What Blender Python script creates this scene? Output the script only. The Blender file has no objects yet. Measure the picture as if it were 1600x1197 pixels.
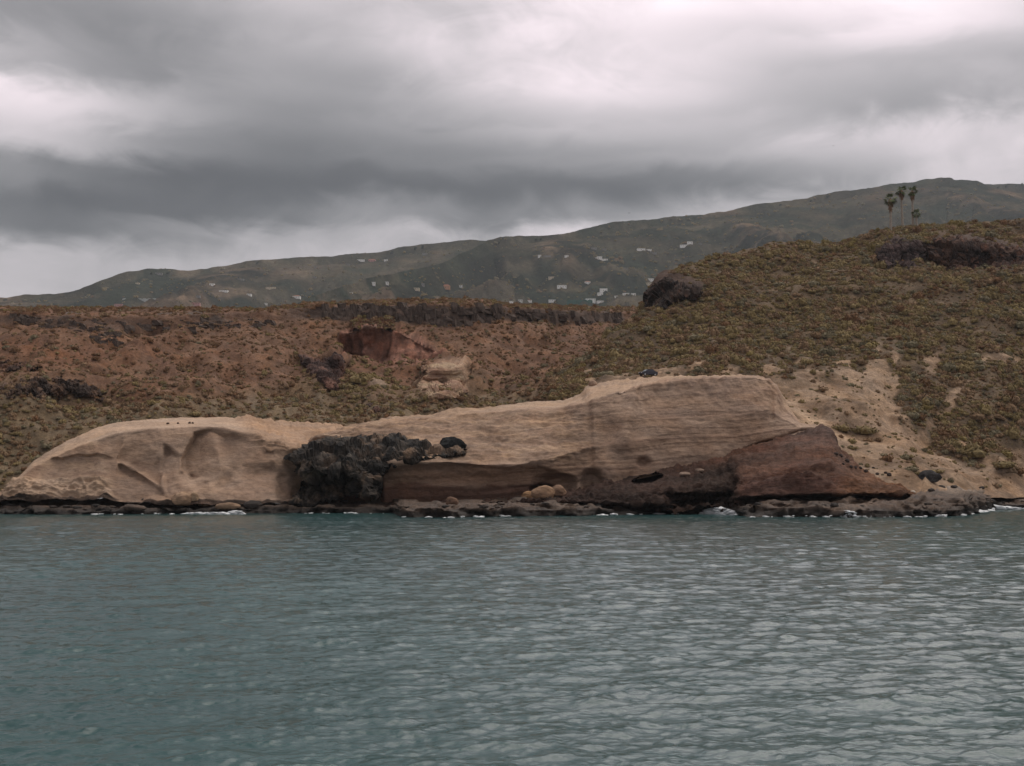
import bpy, math, random
import numpy as np
from mathutils import Vector, Matrix
from mathutils.bvhtree import BVHTree

random.seed(7)
RNG = np.random.default_rng(11)
scene = bpy.context.scene
COL = scene.collection

# ------------------------------------------------------------------ camera
F = 1900.0                    # focal length in pixels of the 1600 px wide photograph
CX, CY, HZ = 800.0, 598.5, 752.0
CAMZ = 5.0
TH = math.atan((HZ - CY) / F)
cam_d = bpy.data.cameras.new('camera')
cam = bpy.data.objects.new('camera', cam_d)
COL.objects.link(cam)
cam.location = (0, 0, CAMZ)
cam.rotation_euler = (math.pi / 2 + TH, 0, 0)
cam_d.sensor_width = 36.0
cam_d.lens = 36.0 * F / 1600.0
cam_d.clip_start = 0.5
cam_d.clip_end = 30000.0
scene.camera = cam

scene.view_settings.view_transform = 'Standard'
scene.view_settings.look = 'None'
scene.view_settings.gamma = 1.0
scene.view_settings.exposure = 0.88
scene.view_settings.use_curve_mapping = False
scene.cycles.use_denoising = True
scene.cycles.max_bounces = 6
scene.cycles.volume_bounces = 0

SUN_EL, SUN_AZ = math.radians(62), math.radians(48)      # azimuth from +Y towards +X

# ------------------------------------------------------------------ node helpers
class X:
    """a shader socket with arithmetic"""
    def __init__(s, nt, sock): s.nt, s.k = nt, sock
    def _m(s, op, *o):
        n = s.nt.nodes.new('ShaderNodeMath'); n.operation = op
        for i, v in enumerate((s,) + o):
            if isinstance(v, X): s.nt.links.new(v.k, n.inputs[i])
            else: n.inputs[i].default_value = v
        return X(s.nt, n.outputs[0])
    def __add__(s, o): return s._m('ADD', o)
    def __sub__(s, o): return s._m('SUBTRACT', o)
    def __mul__(s, o): return s._m('MULTIPLY', o)
    def __truediv__(s, o): return s._m('DIVIDE', o)
    def f(s, op, *o): return s._m(op, *o)

def lk(nt, a, b): nt.links.new(a.k if isinstance(a, X) else a, b)

def noise(nt, vec, scale, detail=4, rough=0.55, dist=0.0):
    n = nt.nodes.new('ShaderNodeTexNoise')
    n.inputs['Scale'].default_value = scale; n.inputs['Detail'].default_value = detail
    n.inputs['Roughness'].default_value = rough; n.inputs['Distortion'].default_value = dist
    if vec is not None: nt.links.new(vec, n.inputs['Vector'])
    return n
def maprange(nt, v, a, b, c, d, smooth=True):
    n = nt.nodes.new('ShaderNodeMapRange')
    if smooth: n.interpolation_type = 'SMOOTHSTEP'
    lk(nt, v, n.inputs[0])
    for i, q in enumerate((a, b, c, d)): n.inputs[1 + i].default_value = q
    return X(nt, n.outputs[0])
def mix(nt, fac, a, b, blend='MIX'):
    n = nt.nodes.new('ShaderNodeMix'); n.data_type = 'RGBA'; n.blend_type = blend
    for v, i in ((fac, 0), (a, 6), (b, 7)):
        if isinstance(v, (X, bpy.types.NodeSocket)): lk(nt, v, n.inputs[i])
        elif i == 0: n.inputs[0].default_value = v
        else: n.inputs[i].default_value = (*v, 1) if len(v) == 3 else v
    return n.outputs[2]

# ------------------------------------------------------------------ sky
def s2l(c):
    c = c / 255.0
    return c / 12.92 if c <= 0.04045 else ((c + 0.055) / 1.055) ** 2.4

def build_world():
    w = bpy.data.worlds.new('World'); scene.world = w; w.use_nodes = True
    nt = w.node_tree; nt.nodes.clear()
    out = nt.nodes.new('ShaderNodeOutputWorld'); bg = nt.nodes.new('ShaderNodeBackground')
    nt.links.new(bg.outputs[0], out.inputs[0]); bg.inputs[1].default_value = 0.1
    sky = nt.nodes.new('ShaderNodeTexSky'); sky.sky_type = 'NISHITA'; sky.sun_disc = False
    sky.sun_elevation = SUN_EL; sky.sun_rotation = SUN_AZ
    tc = nt.nodes.new('ShaderNodeTexCoord')
    sep = nt.nodes.new('ShaderNodeSeparateXYZ'); nt.links.new(tc.outputs['Generated'], sep.inputs[0])
    x, y, z = (X(nt, sep.outputs[i]) for i in range(3))
    zz = z.f('MAXIMUM', 0.0)
    den = zz + 0.10
    cmb = nt.nodes.new('ShaderNodeCombineXYZ')           # the cloud deck seen in perspective
    lk(nt, x / den, cmb.inputs[0]); lk(nt, y / den, cmb.inputs[1])
    deck = cmb.outputs[0]
    nA = X(nt, noise(nt, deck, 0.55, 5, 0.55, 0.4).outputs['Fac']) - 0.5
    nB = X(nt, noise(nt, deck, 1.7, 6, 0.6, 0.3).outputs['Fac']) - 0.5
    cm2 = nt.nodes.new('ShaderNodeVectorMath'); cm2.operation = 'ADD'; nt.links.new(deck, cm2.inputs[0]); cm2.inputs[1].default_value = (7.3, 2.1, 5)
    nC = X(nt, noise(nt, cm2.outputs[0], 0.8, 4, 0.55, 0.2).outputs['Fac']) - 0.5
    # soft wisps across the view direction
    mp = nt.nodes.new('ShaderNodeMapping'); mp.inputs['Scale'].default_value = (5.0, 5.0, 9.0)
    nt.links.new(tc.outputs['Generated'], mp.inputs[0])
    nD = X(nt, noise(nt, mp.outputs[0], 1.15, 7, 0.6, 0.9).outputs['Fac']) - 0.5
    mp2 = nt.nodes.new('ShaderNodeMapping'); mp2.inputs['Scale'].default_value = (14.0, 14.0, 30.0)
    nt.links.new(tc.outputs['Generated'], mp2.inputs[0])
    nE = X(nt, noise(nt, mp2.outputs[0], 1.0, 7, 0.6, 1.2).outputs['Fac']) - 0.5
    az = x.f('ARCTAN2', y)
    u = az * F + CX + nA * 90.0 + nD * 190.0 + nE * 90.0
    v = (zz.f('ARCSINE')) * (-F) + HZ + nC * 40.0 + nD * 75.0 + nE * 55.0
    def ua(px): return CX + F * math.atan((px - CX) / F)
    rows = [
        (25,  [148,150,172,186,196,220,222,226,218]),
        (80,  [138,134,160,180,204,206,196,214,202]),
        (140, [160,134,148,154,196,210,182,168,166]),
        (195, [205,176,134,140,168,180,170,152,164]),
        (245, [186,144,112,118,132,148,168,186,188]),
        (292, [128, 88, 80, 84, 90, 98,128,168,190]),
        (338, [ 92, 82,100,128,118,146,176,176,180]),
        (380, [100,116,150,154,182,188,186,186,186]),
        (432, [168,162,166,168,184,186,186,186,186]),
    ]
    U0, U1 = -1400.0, 3000.0
    fac = maprange(nt, u, U0, U1, 0, 1, smooth=False)
    acc = None
    for i, (py, vals) in enumerate(rows):
        cr = nt.nodes.new('ShaderNodeValToRGB'); cr.color_ramp.interpolation = 'CARDINAL'
        st = [(U0, 165.0), (-500.0, 160.0)] + [(ua(k * 200), q) for k, q in enumerate(vals)] + [(2100.0, 172.0), (U1, 165.0)]
        el = cr.color_ramp.elements
        while len(el) < len(st): el.new(0.5)
        for e, (p, q) in zip(el, st):
            e.position = (p - U0) / (U1 - U0); L = s2l(q); e.color = (L, L, L, 1)
        lk(nt, fac, cr.inputs[0])
        if acc is None: acc = cr.outputs[0]
        else:
            t = maprange(nt, v, rows[i - 1][0], py, 0, 1)
            acc = mix(nt, t, acc, cr.outputs[0])
    L = X(nt, acc).f('POWER', 1.3) * 1.12 * (nD * 0.7 + nB * 0.3 + nE * 0.45 + 1.0)
    # towards the zenith the deck is as bright as the top of the view
    cool = mix(nt, maprange(nt, L, 0.08, 0.62, 0, 1, False), (1.0, 0.98, 0.99), (1.085, 0.95, 0.995))
    clouds = mix(nt, 1.0, cool, L.k, 'MULTIPLY')
    sc = mix(nt, 1.0, clouds, (8.0, 8.0, 8.0), 'MULTIPLY')
    fin = mix(nt, 0.97, sky.outputs[0], sc)
    nt.links.new(fin, bg.inputs[0])
build_world()

sun_d = bpy.data.lights.new('sun', 'SUN'); sun_d.energy = 1.4; sun_d.angle = math.radians(75)
sun_d.color = (1.0, 0.93, 0.84)
sun = bpy.data.objects.new('sun', sun_d); COL.objects.link(sun)
sd = Vector((math.sin(SUN_AZ) * math.cos(SUN_EL), math.cos(SUN_AZ) * math.cos(SUN_EL), math.sin(SUN_EL)))
sun.rotation_euler = sd.to_track_quat('Z', 'Y').to_euler()

# ------------------------------------------------------------------ numpy noise
_perm = RNG.permutation(4096)
_grad = RNG.normal(size=(4096, 3)); _grad /= np.linalg.norm(_grad, axis=1)[:, None]
_rnd = RNG.random((4096, 3))
def _hash(i, j, k):
    return _perm[(_perm[(_perm[i & 4095] + j) & 4095] + k) & 4095]
def perlin(P):
    P = np.asarray(P, float); I = np.floor(P).astype(np.int64); f = P - I
    w = f * f * f * (f * (f * 6 - 15) + 10)
    r = 0
    for dx in (0, 1):
        for dy in (0, 1):
            for dz in (0, 1):
                g = _grad[_hash(I[..., 0] + dx, I[..., 1] + dy, I[..., 2] + dz)]
                d = (g[..., 0] * (f[..., 0] - dx) + g[..., 1] * (f[..., 1] - dy) + g[..., 2] * (f[..., 2] - dz))
                wx = w[..., 0] if dx else 1 - w[..., 0]
                wy = w[..., 1] if dy else 1 - w[..., 1]
                wz = w[..., 2] if dz else 1 - w[..., 2]
                r = r + d * wx * wy * wz
    return r * 1.6
def fbm(P, scale, octv=4, gain=0.5, off=0.0):
    P = np.asarray(P, float) / scale + off
    a, r = 1.0, 0.0
    for o in range(octv):
        r = r + a * perlin(P); P = P * 2.03 + 17.1; a *= gain
    return r
def ridged(P, scale, octv=4, gain=0.5, off=0.0):
    P = np.asarray(P, float) / scale + off
    a, r = 1.0, 0.0
    for o in range(octv):
        r = r + a * (1 - 2 * np.abs(perlin(P))); P = P * 2.03 + 9.7; a *= gain
    return r
def worley(P, scale):
    """F1, F2 and a random number of the nearest cell"""
    P = np.asarray(P, float) / scale; I = np.floor(P).astype(np.int64)
    f1 = np.full(P.shape[:-1], 9.0); f2 = f1.copy(); cid = np.zeros(P.shape[:-1])
    for dx in (-1, 0, 1):
        for dy in (-1, 0, 1):
            for dz in (-1, 0, 1):
                J = I + np.array([dx, dy, dz]); h = _hash(J[..., 0], J[..., 1], J[..., 2])
                d = np.linalg.norm(J + _rnd[h] - P, axis=-1)
                n = d < f1
                f2 = np.where(n, f1, np.minimum(f2, d)); cid = np.where(n, _rnd[h, 0], cid); f1 = np.where(n, d, f1)
    return f1, f2, cid

def sstep(x, a, b):
    t = np.clip((x - a) / (b - a), 0, 1); return t * t * (3 - 2 * t)

# ------------------------------------------------------------------ picture ray -> place
CT, ST = math.cos(TH), math.sin(TH)
def unproj(px, py, Y):
    px, py, Y = np.broadcast_arrays(np.asarray(px, float), np.asarray(py, float), np.asarray(Y, float))
    dx = px - CX; dz = CY - py
    dy = F * CT - dz * ST; dzz = F * ST + dz * CT
    k = Y / dy
    return np.stack([dx * k, Y, CAMZ + dzz * k], -1)
def proj(V):
    x, y, z = V[..., 0], V[..., 1], V[..., 2] - CAMZ
    yc = y * CT + z * ST; zc = -y * ST + z * CT
    return CX + F * x / yc, CY - F * zc / yc
def Yat(py, z=0.0):
    dz = CY - py
    return (z - CAMZ) * (F * CT - dz * ST) / (F * ST + dz * CT)

def link(o, parent=None):
    COL.objects.link(o)
    if parent is not None: o.parent = parent
    return o
def tag(o, label=None, cat=None, group=None, kind=None):
    if label: o['label'] = label
    if cat: o['category'] = cat
    if group: o['group'] = group
    if kind: o['kind'] = kind
    return o
def mesh_np(name, V, Q, col=None, smooth=True):
    """fast mesh from arrays; Q is (n,4) or (n,3)"""
    V = np.asarray(V, np.float32).reshape(-1, 3); Q = np.asarray(Q, np.int32); k = Q.shape[1]
    me = bpy.data.meshes.new(name)
    me.vertices.add(len(V)); me.vertices.foreach_set('co', V.ravel())
    me.loops.add(Q.size); me.loops.foreach_set('vertex_index', Q.ravel())
    me.polygons.add(len(Q))
    me.polygons.foreach_set('loop_start', np.arange(0, Q.size, k, dtype=np.int32))
    me.polygons.foreach_set('use_smooth', np.full(len(Q), smooth))
    if col is not None:
        a = me.color_attributes.new('Col', 'FLOAT_COLOR', 'POINT')
        c = np.ones((len(V), 4), np.float32); c[:, :3] = np.asarray(col).reshape(-1, 3)
        a.data.foreach_set('color', c.ravel())
    me.update(); me.validate()
    return me
def obj(name, me, mat=None, parent=None):
    o = bpy.data.objects.new(name, me)
    if mat and not me.materials: me.materials.append(mat)
    return link(o, parent)
def grid_quads(nr, nc):
    i = np.arange(nr * nc).reshape(nr, nc)
    return np.stack([i[:-1, :-1], i[:-1, 1:], i[1:, 1:], i[1:, :-1]], -1).reshape(-1, 4)

# ------------------------------------------------------------------ materials
def new_mat(name):
    m = bpy.data.materials.new(name); m.use_nodes = True; nt = m.node_tree
    b = nt.nodes['Principled BSDF']
    return m, nt, b
def obj_vec(nt):
    return nt.nodes.new('ShaderNodeTexCoord').outputs['Object']
def mat_ground(name, fine=0.6, spread=0.35, bump=0.5, streak=(1, 1, 1), rough=0.95, spec=0.15, base=None, pits=0.0):
    """rock or soil: the vertex colour varied by grain, blotches and pits"""
    m, nt, b = new_mat(name)
    mp = nt.nodes.new('ShaderNodeMapping'); mp.inputs['Scale'].default_value = streak
    nt.links.new(obj_vec(nt), mp.inputs[0]); vec = mp.outputs[0]
    if base is None:
        at = nt.nodes.new('ShaderNodeAttribute'); at.attribute_name = 'Col'; c = at.outputs['Color']
    else: c = (*base, 1)
    n1 = noise(nt, vec, 1 / (fine * 9), 6, 0.62, 0.3); n2 = noise(nt, vec, 1 / fine, 6, 0.68); n3 = noise(nt, vec, 1 / (fine * 0.22), 4, 0.7)
    v = maprange(nt, n1.outputs['Fac'], 0.3, 0.7, 1 - spread, 1 + spread) * maprange(nt, n2.outputs['Fac'], 0.3, 0.72, 1 - spread, 1 + spread) * maprange(nt, n3.outputs['Fac'], 0.3, 0.7, 1 - spread * .7, 1 + spread * .7)
    if pits:
        vo = nt.nodes.new('ShaderNodeTexVoronoi'); vo.inputs['Scale'].default_value = 1 / (fine * 2.2); nt.links.new(vec, vo.inputs['Vector'])
        pk = maprange(nt, vo.outputs['Distance'], 0.02, 0.30, 1 - pits, 1.0)
        v = v * pk
    cc = mix(nt, 1.0, c, v.k, 'MULTIPLY')
    hs = nt.nodes.new('ShaderNodeHueSaturation'); nt.links.new(cc, hs.inputs['Color'])
    lk(nt, maprange(nt, n1.outputs['Color'], 0.3, 0.7, 0.88, 1.1), hs.inputs['Saturation'])
    nt.links.new(hs.outputs[0], b.inputs['Base Color'])
    b.inputs['Roughness'].default_value = rough; b.inputs['Specular IOR Level'].default_value = spec
    h = X(nt, n2.outputs['Fac']) * 0.7 + X(nt, n3.outputs['Fac']) * 0.3
    bp = nt.nodes.new('ShaderNodeBump'); bp.inputs['Strength'].default_value = bump; bp.inputs['Distance'].default_value = fine
    lk(nt, h, bp.inputs['Height']); nt.links.new(bp.outputs[0], b.inputs['Normal'])
    return m
def mat_plain(name, c, rough=0.85, var=0.15, scale=2.0, spec=0.2, metal=0.0, per_object=0.0):
    m, nt, b = new_mat(name)
    n = noise(nt, obj_vec(nt), scale, 5, 0.6)
    v = maprange(nt, n.outputs['Fac'], 0.3, 0.7, 1 - var, 1 + var)
    if per_object:
        oi = nt.nodes.new('ShaderNodeObjectInfo')
        v = v * maprange(nt, oi.outputs['Random'], 0, 1, 1 - per_object, 1 + per_object, False)
    nt.links.new(mix(nt, 1.0, (*c, 1), v.k, 'MULTIPLY'), b.inputs['Base Color'])
    b.inputs['Roughness'].default_value = rough; b.inputs['Specular IOR Level'].default_value = spec; b.inputs['Metallic'].default_value = metal
    return m

M_TUFF = mat_ground('tuff', 0.55, 0.17, 0.7, (0.55, 0.55, 1.7))
M_RED = mat_ground('red_rock', 0.6, 0.36, 1.0, (0.5, 0.5, 1.7))
M_DARK = mat_ground('dark_rock', 0.5, 0.38, 0.8, (0.7, 0.7, 1.3), rough=0.8, spec=0.3)
M_LAVA = mat_ground('lava', 0.5, 0.42, 0.6, pits=0.25)
M_SOIL = mat_ground('soil', 0.7, 0.28, 0.6)
M_BASALT = mat_ground('basalt', 0.8, 0.35, 0.8, (1, 1, 0.5), base=(0.082, 0.062, 0.052))
M_FAR = mat_ground('mountain', 14.0, 0.34, 0.6, rough=1.0, spec=0.0)

# ------------------------------------------------------------------ lofted terrain
class Sheet: pass
def loft(px0, px1, dpx, curves, rows, smooth=5, ymod=None):
    """terrain between feature lines; each line is a list of (picture column, picture row, metres away)"""
    px = np.arange(px0, px1 + dpx, dpx)
    def ip(c, k):
        a = np.interp(px, [q[0] for q in c], [q[k] for q in c])
        n = int(smooth / dpx)
        if n > 1:
            pad = np.pad(a, n, mode='edge'); a = np.convolve(pad, np.ones(n) / n, 'same')[n:-n]
        return a
    PY = [ip(c, 1) for c in curves]; YY = [ip(c, 2) for c in curves]
    gp, gy = [], []
    for i in range(len(curves) - 1):
        n = rows[i]
        for t in np.arange(n) / n:
            gp.append(PY[i] * (1 - t) + PY[i + 1] * t); gy.append(YY[i] * (1 - t) + YY[i + 1] * t)
    gp.append(PY[-1]); gy.append(YY[-1])
    s = Sheet(); s.px = np.broadcast_to(px, (len(gp), len(px))).copy(); s.py = np.array(gp); s.Y = np.array(gy)
    if ymod: s.Y = ymod(s.px, s.py, s.Y)
    s.V = unproj(s.px, s.py, s.Y)
    return s
def normals(V):
    a = np.gradient(V, axis=1); b = np.gradient(V, axis=0)
    n = np.cross(a, b); n /= np.linalg.norm(n, axis=-1)[..., None] + 1e-9
    return n * np.where((n * (V - np.array([0, 0, CAMZ]))).sum(-1) > 0, -1, 1)[..., None]
def blur(a, n):
    for ax in (0, 1):
        k = np.ones(n) / n
        a = np.apply_along_axis(lambda q: np.convolve(np.pad(q, n, mode='edge'), k, 'same')[n:-n], ax, a)
    return a
def in_poly(px, py, poly):
    r = np.zeros(px.shape, bool); n = len(poly)
    for i in range(n):
        x0, y0 = poly[i]; x1, y1 = poly[(i + 1) % n]
        if y0 == y1: continue
        c = ((y0 > py) != (y1 > py)) & (px < (x1 - x0) * (py - y0) / (y1 - y0) + x0)
        r ^= c
    return r
def poly_dist(px, py, poly):
    """signed distance to the outline in picture units, positive inside"""
    d = np.full(px.shape, 1e9); n = len(poly)
    for i in range(n):
        x0, y0 = poly[i]; x1, y1 = poly[(i + 1) % n]
        ex, ey = x1 - x0, y1 - y0; L = ex * ex + ey * ey + 1e-9
        t = np.clip(((px - x0) * ex + (py - y0) * ey) / L, 0, 1)
        d = np.minimum(d, np.hypot(px - x0 - t * ex, py - y0 - t * ey))
    return np.where(in_poly(px, py, poly), d, -d)
def lerp3(a, b, t): return np.asarray(a) * (1 - t[..., None]) + np.asarray(b) * t[..., None]
def build_sheet(s, name, mat, col, kind='structure'):
    nr, nc = s.px.shape
    me = mesh_np(name, s.V, grid_quads(nr, nc), col)
    o = obj(name, me, mat)
    if kind: o['kind'] = kind
    s.o = o
    return o
def bvh(*sheets):
    V, Q, n = [], [], 0
    for s in sheets:
        V.append(s.V.reshape(-1, 3)); Q.append(grid_quads(*s.px.shape) + n); n += s.px.size
    return BVHTree.FromPolygons(np.concatenate(V).tolist(), np.concatenate(Q).tolist())
CAM = Vector((0, 0, CAMZ))
def ray(tree, px, py):
    d = Vector(unproj(px, py, 1.0)) - CAM; d.normalize()
    h = tree.ray_cast(CAM, d)
    return h[0], h[1]
def drop(tree, x, y):
    h = tree.ray_cast(Vector((x, y, 3000)), Vector((0, 0, -1)))
    return h[0]

# ================================================================== SEA
def build_sea():
    nc = 690
    a = np.linspace(-0.58, 0.58, nc)
    # directions fan out from the viewer; rows grow with distance
    rows = [14.0]
    while rows[-1] < 330: rows.append(rows[-1] + 0.046 * (rows[-1] / 20.0) ** 1.2)
    rows = np.concatenate([rows, np.geomspace(340, 5200, 26)])
    rows = np.concatenate([np.linspace(-60, 13, 36), rows]); nr = len(rows)
    side = np.geomspace(0.4, 700, 26)
    A, R = np.meshgrid(a, rows)
    x = np.maximum(R, 8.0) * np.tan(A)
    x = np.concatenate([x[:, :1] - side[::-1], x, x[:, -1:] + side], 1); y = np.repeat(rows[:, None], x.shape[1], 1); R = y; nc = x.shape[1]
    dr = np.gradient(rows)[:, None]; dxr = np.gradient(x, axis=1)
    z = np.zeros_like(x); ox = np.zeros_like(x); oy = np.zeros_like(x)
    rg = np.random.default_rng(5)
    lam = np.geomspace(0.115, 5.2, 135)
    for L in lam:
        th = math.radians(-66) + rg.normal() * (0.72 if L < 3 else 0.45)
        k = 2 * math.pi / L; kx, ky = k * math.cos(th), k * math.sin(th)
        st = 0.036 if L < 0.6 else (0.026 if L < 2.0 else 0.012)
        st *= math.exp(rg.normal() * 0.25)
        amp = st / k
        ph = rg.random() * 6.283
        lim0 = np.maximum(np.abs(math.sin(th)) * dr, np.abs(math.cos(th)) * dxr) * 2.0
        att = np.maximum(sstep(L / lim0, 0.5, 1.1), 0.6 * sstep(L, 0.6, 1.0))
        g = 0.75 + 0.5 * np.sin((x * math.cos(th + 1.3) + y * math.sin(th + 1.3)) * k / 6.7 + ph * 3)
        q = kx * x + ky * y + ph
        am = amp * att * g
        z += am * np.sin(q)
        ox += am * 0.45 * math.cos(th) * np.cos(q); oy += am * 0.45 * math.sin(th) * np.cos(q)
    fade = 1 - sstep(R, 320, 600)
    V = np.stack([x + ox * fade, y + oy * fade, z * fade - 3.0 * sstep(R, 330, 400)], -1)
    me = mesh_np('sea', V, grid_quads(nr, nc))
    m, nt, b = new_mat('sea_water')
    vec = obj_vec(nt)
    mp = nt.nodes.new('ShaderNodeMapping'); mp.inputs['Rotation'].default_value = (0, 0, math.radians(22)); mp.inputs['Scale'].default_value = (0.55, 1, 1)
    nt.links.new(vec, mp.inputs[0])
    n1 = noise(nt, mp.outputs[0], 6.5, 5, 0.65, 0.3); n2 = noise(nt, mp.outputs[0], 0.9, 5, 0.6, 0.3); n3 = noise(nt, mp.outputs[0], 0.16, 4, 0.6, 0.3)
    h = X(nt, n1.outputs['Fac']) * 0.07 + X(nt, n2.outputs['Fac']) * 0.42 + X(nt, n3.outputs['Fac']) * 1.1
    bp = nt.nodes.new('ShaderNodeBump'); bp.inputs['Strength'].default_value = 0.6; bp.inputs['Distance'].default_value = 0.4
    lk(nt, h, bp.inputs['Height']); nt.links.new(bp.outputs[0], b.inputs['Normal'])
    n4 = noise(nt, vec, 0.035, 4, 0.55, 0.5)
    cc = mix(nt, maprange(nt, n4.outputs['Fac'], 0.35, 0.65, 0, 1), (0.020, 0.057, 0.059), (0.027, 0.073, 0.074))
    nt.links.new(cc, b.inputs['Base Color'])
    b.inputs['Roughness'].default_value = 0.12; b.inputs['IOR'].default_value = 1.333
    o = obj('sea', me, m); tag(o, kind='structure')
build_sea()

# ================================================================== SHORE PLATFORM
WATER = [(-350, 803), (0, 804), (180, 804), (260, 803), (380, 803), (470, 802), (612, 802), (628, 808), (700, 809), (800, 807), (900, 806), (1000, 804), (1090, 803), (1150, 804), (1165, 808), (1300, 808), (1420, 808), (1500, 806), (1530, 801), (1552, 796.5), (1600, 796), (1950, 795)]
EDGE = [(-350, 797), (0, 798), (180, 797), (260, 796), (300, 797), (380, 794), (420, 793), (470, 793), (540, 792), (612, 795), (628, 797), (700, 797), (800, 797), (900, 795), (1000, 796), (1050, 797), (1145, 797), (1158, 794), (1200, 793), (1300, 794), (1420, 795), (1500, 796), (1530, 793), (1552, 790), (1600, 789), (1950, 788)]
BACK = [(-350, 779, 200), (0, 777, 200), (180, 776, 200), (240, 780, 199), (330, 783, 197), (380, 784, 197), (470, 784, 199), (600, 780, 203), (700, 781, 203), (800, 777, 203), (900, 770, 205), (1000, 772, 196), (1150, 776, 193), (1300, 772, 194), (1420, 764, 205), (1480, 758, 214), (1540, 757, 226), (1600, 760, 236), (1950, 758, 240)]
c0 = [(p, q + 6, Yat(q)) for p, q in WATER]
wy = lambda p: np.interp(p, [q[0] for q in WATER], [q[1] for q in WATER])
c1 = [(p, q, Yat(float(wy(p))) + 0.5) for p, q in EDGE]
c2 = [(p, q + 0.45 * (float(np.interp(p, [k[0] for k in BACK], [k[1] for k in BACK])) - q), Yat(float(wy(p))) + 7.5) for p, q in EDGE]
sh = loft(-350, 1950, 1.7, [c0, c1, c2, BACK], [9, 10, 12], smooth=8)
P = sh.V
n = normals(P)
f1, f2, cid = worley(P * np.array([.5, 0.4, 2.2]), 2.3)
d = 0.5 * fbm(P, 3.0, 4) * (1 - 0.7 * sstep(sh.px, 1420, 1480)) + 0.3 * (f2 - f1 - 0.3) + 0.25 * 1.6 * fbm(P * np.array([.3, .3, 3.5]), 1.4, 3)
rowt = np.linspace(0, 1, P.shape[0])[:, None]
sh.V = P + n * (d * (0.35 + 0.65 * sstep(rowt, 0.05, 0.35)))[..., None] + np.stack([0 * d, 2.0 * fbm(P, 3.2, 3, off=4.) * (rowt < .7), 0 * d], -1)
# flat beds: the shelf steps down in thin layers
zq = sh.V[..., 2]; st = 0.42
zs = (np.floor(zq / st) + sstep(zq / st - np.floor(zq / st), 0.55, 1.0)) * st
sh.V[..., 2] = np.where(zq > 0.2, 0.35 * zq + 0.65 * zs, zq)
wet = sstep(sh.V[..., 2] + 0.3 * fbm(P, 4, 3), 0.5, 1.5)
vv = fbm(P, 9, 4, off=2.)
c = lerp3((0.022, 0.017, 0.014), (0.068, 0.043, 0.029), wet)
c = lerp3(c, (0.12, 0.08, 0.055), sstep(vv, 0.1, 0.7) * wet * 0.7)
c = lerp3(c, (0.20, 0.15, 0.11), sstep(sh.px, 1430, 1500) * sstep(-sh.py, -772, -762))
build_sheet(sh, 'rock_platform', M_DARK, c)
PLAT = sh

# ================================================================== LOWER RED ROCK
RB = [(600, 795, 196), (700, 792, 192), (850, 791, 187), (1000, 797, 184), (1040, 797, 183), (1140, 795, 184), (1152, 786, 182), (1200, 783, 181), (1300, 781, 180.5), (1380, 779, 182), (1418, 777, 186), (1430, 776, 190)]
RT = [(600, 792, 199), (700, 788, 199), (800, 783, 199), (850, 777, 199), (900, 768, 200), (940, 757, 201), (1000, 742, 203), (1060, 730, 205), (1130, 712, 207), (1200, 690, 209), (1255, 673, 211), (1283, 664, 212), (1296, 667, 211), (1308, 695, 206), (1340, 728, 200), (1380, 752, 195), (1412, 763, 191), (1430, 772, 190.5)]
def at(c, p, k): return float(np.interp(p, [q[0] for q in c], [q[k] for q in c]))
ps = sorted(set([q[0] for q in RB] + [q[0] for q in RT] + list(range(620, 1430, 40))))
r1 = [(p, at(RB, p, 1) - 5, at(RB, p, 2) + 1.2) for p in ps]
def lip(p):
    y0, y1 = at(RB, p, 1), at(RT, p, 1); return (p, y0 - min(9, 0.5 * max(1, y0 - y1)), at(RB, p, 2) - 1.7 * min(1, (y0 - y1) / 20))
r2 = [lip(p) for p in ps]
r3 = [(p, r2[i][1] * .55 + at(RT, p, 1) * .45, r2[i][2] * .78 + at(RT, p, 2) * .22) for i, p in enumerate(ps)]
r4 = [(p, at(RT, p, 1), at(RT, p, 2)) for p in ps]
r5 = [(p, at(RT, p, 1) + 9, at(RT, p, 2) + 7) for p in ps]
def cave(px, py, Y, cx, cy, rx, ry, depth, soft=0.25, tilt=0.0):
    X_ = (px - cx) / rx; Y_ = (py - cy - tilt * (px - cx)) / ry
    return Y + depth * sstep(1 - np.hypot(X_, Y_), 0.0, soft)
def red_mod(px, py, Y):
    Y = Y + 3.0 * sstep(-py, -796, -778) * sstep(px, 1020, 1060) * (1 - sstep(px, 1140, 1152)) * (1 - sstep(-py, -776, -768))
    Y = cave(px, py, Y, 1012, 749, 27, 8.5, 9, 0.35, -0.18)
    Y = cave(px, py, Y, 1090, 786, 48, 7, 4, 0.5)
    Y = Y + 2.2 * (1 - sstep(px, 1138, 1156)) * sstep(px, 1090, 1140) * sstep(py, 728, 748)      # the right mass stands forward
    return Y
rs = loft(600, 1430, 1.5, [[(p, at(RB, p, 1), at(RB, p, 2)) for p in ps], r1, r2, r3, r4, r5], [5, 6, 22, 26, 5], smooth=6, ymod=red_mod)
P = rs.V; n = normals(P)
bed = P[..., 2] - 0.16 * P[..., 0] + 0.5 * fbm(P, 9, 2)
lay = fbm(np.stack([P[..., 0] * .05, P[..., 1] * .05, bed * 1.0], -1), 0.8, 3)
wl = sstep(-rs.px, -1200, -1120)                         # the left part is darker and blockier
f1, f2, cid = worley(P * np.array([0.5, 0.5, 1.5]), 1.6)
d = 0.55 * fbm(P, 4.5, 4) + 0.22 * lay + wl * 0.5 * (f2 - f1 - 0.25) + 0.45 * fbm(P, 1.3, 3) * (0.6 + wl)
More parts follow.
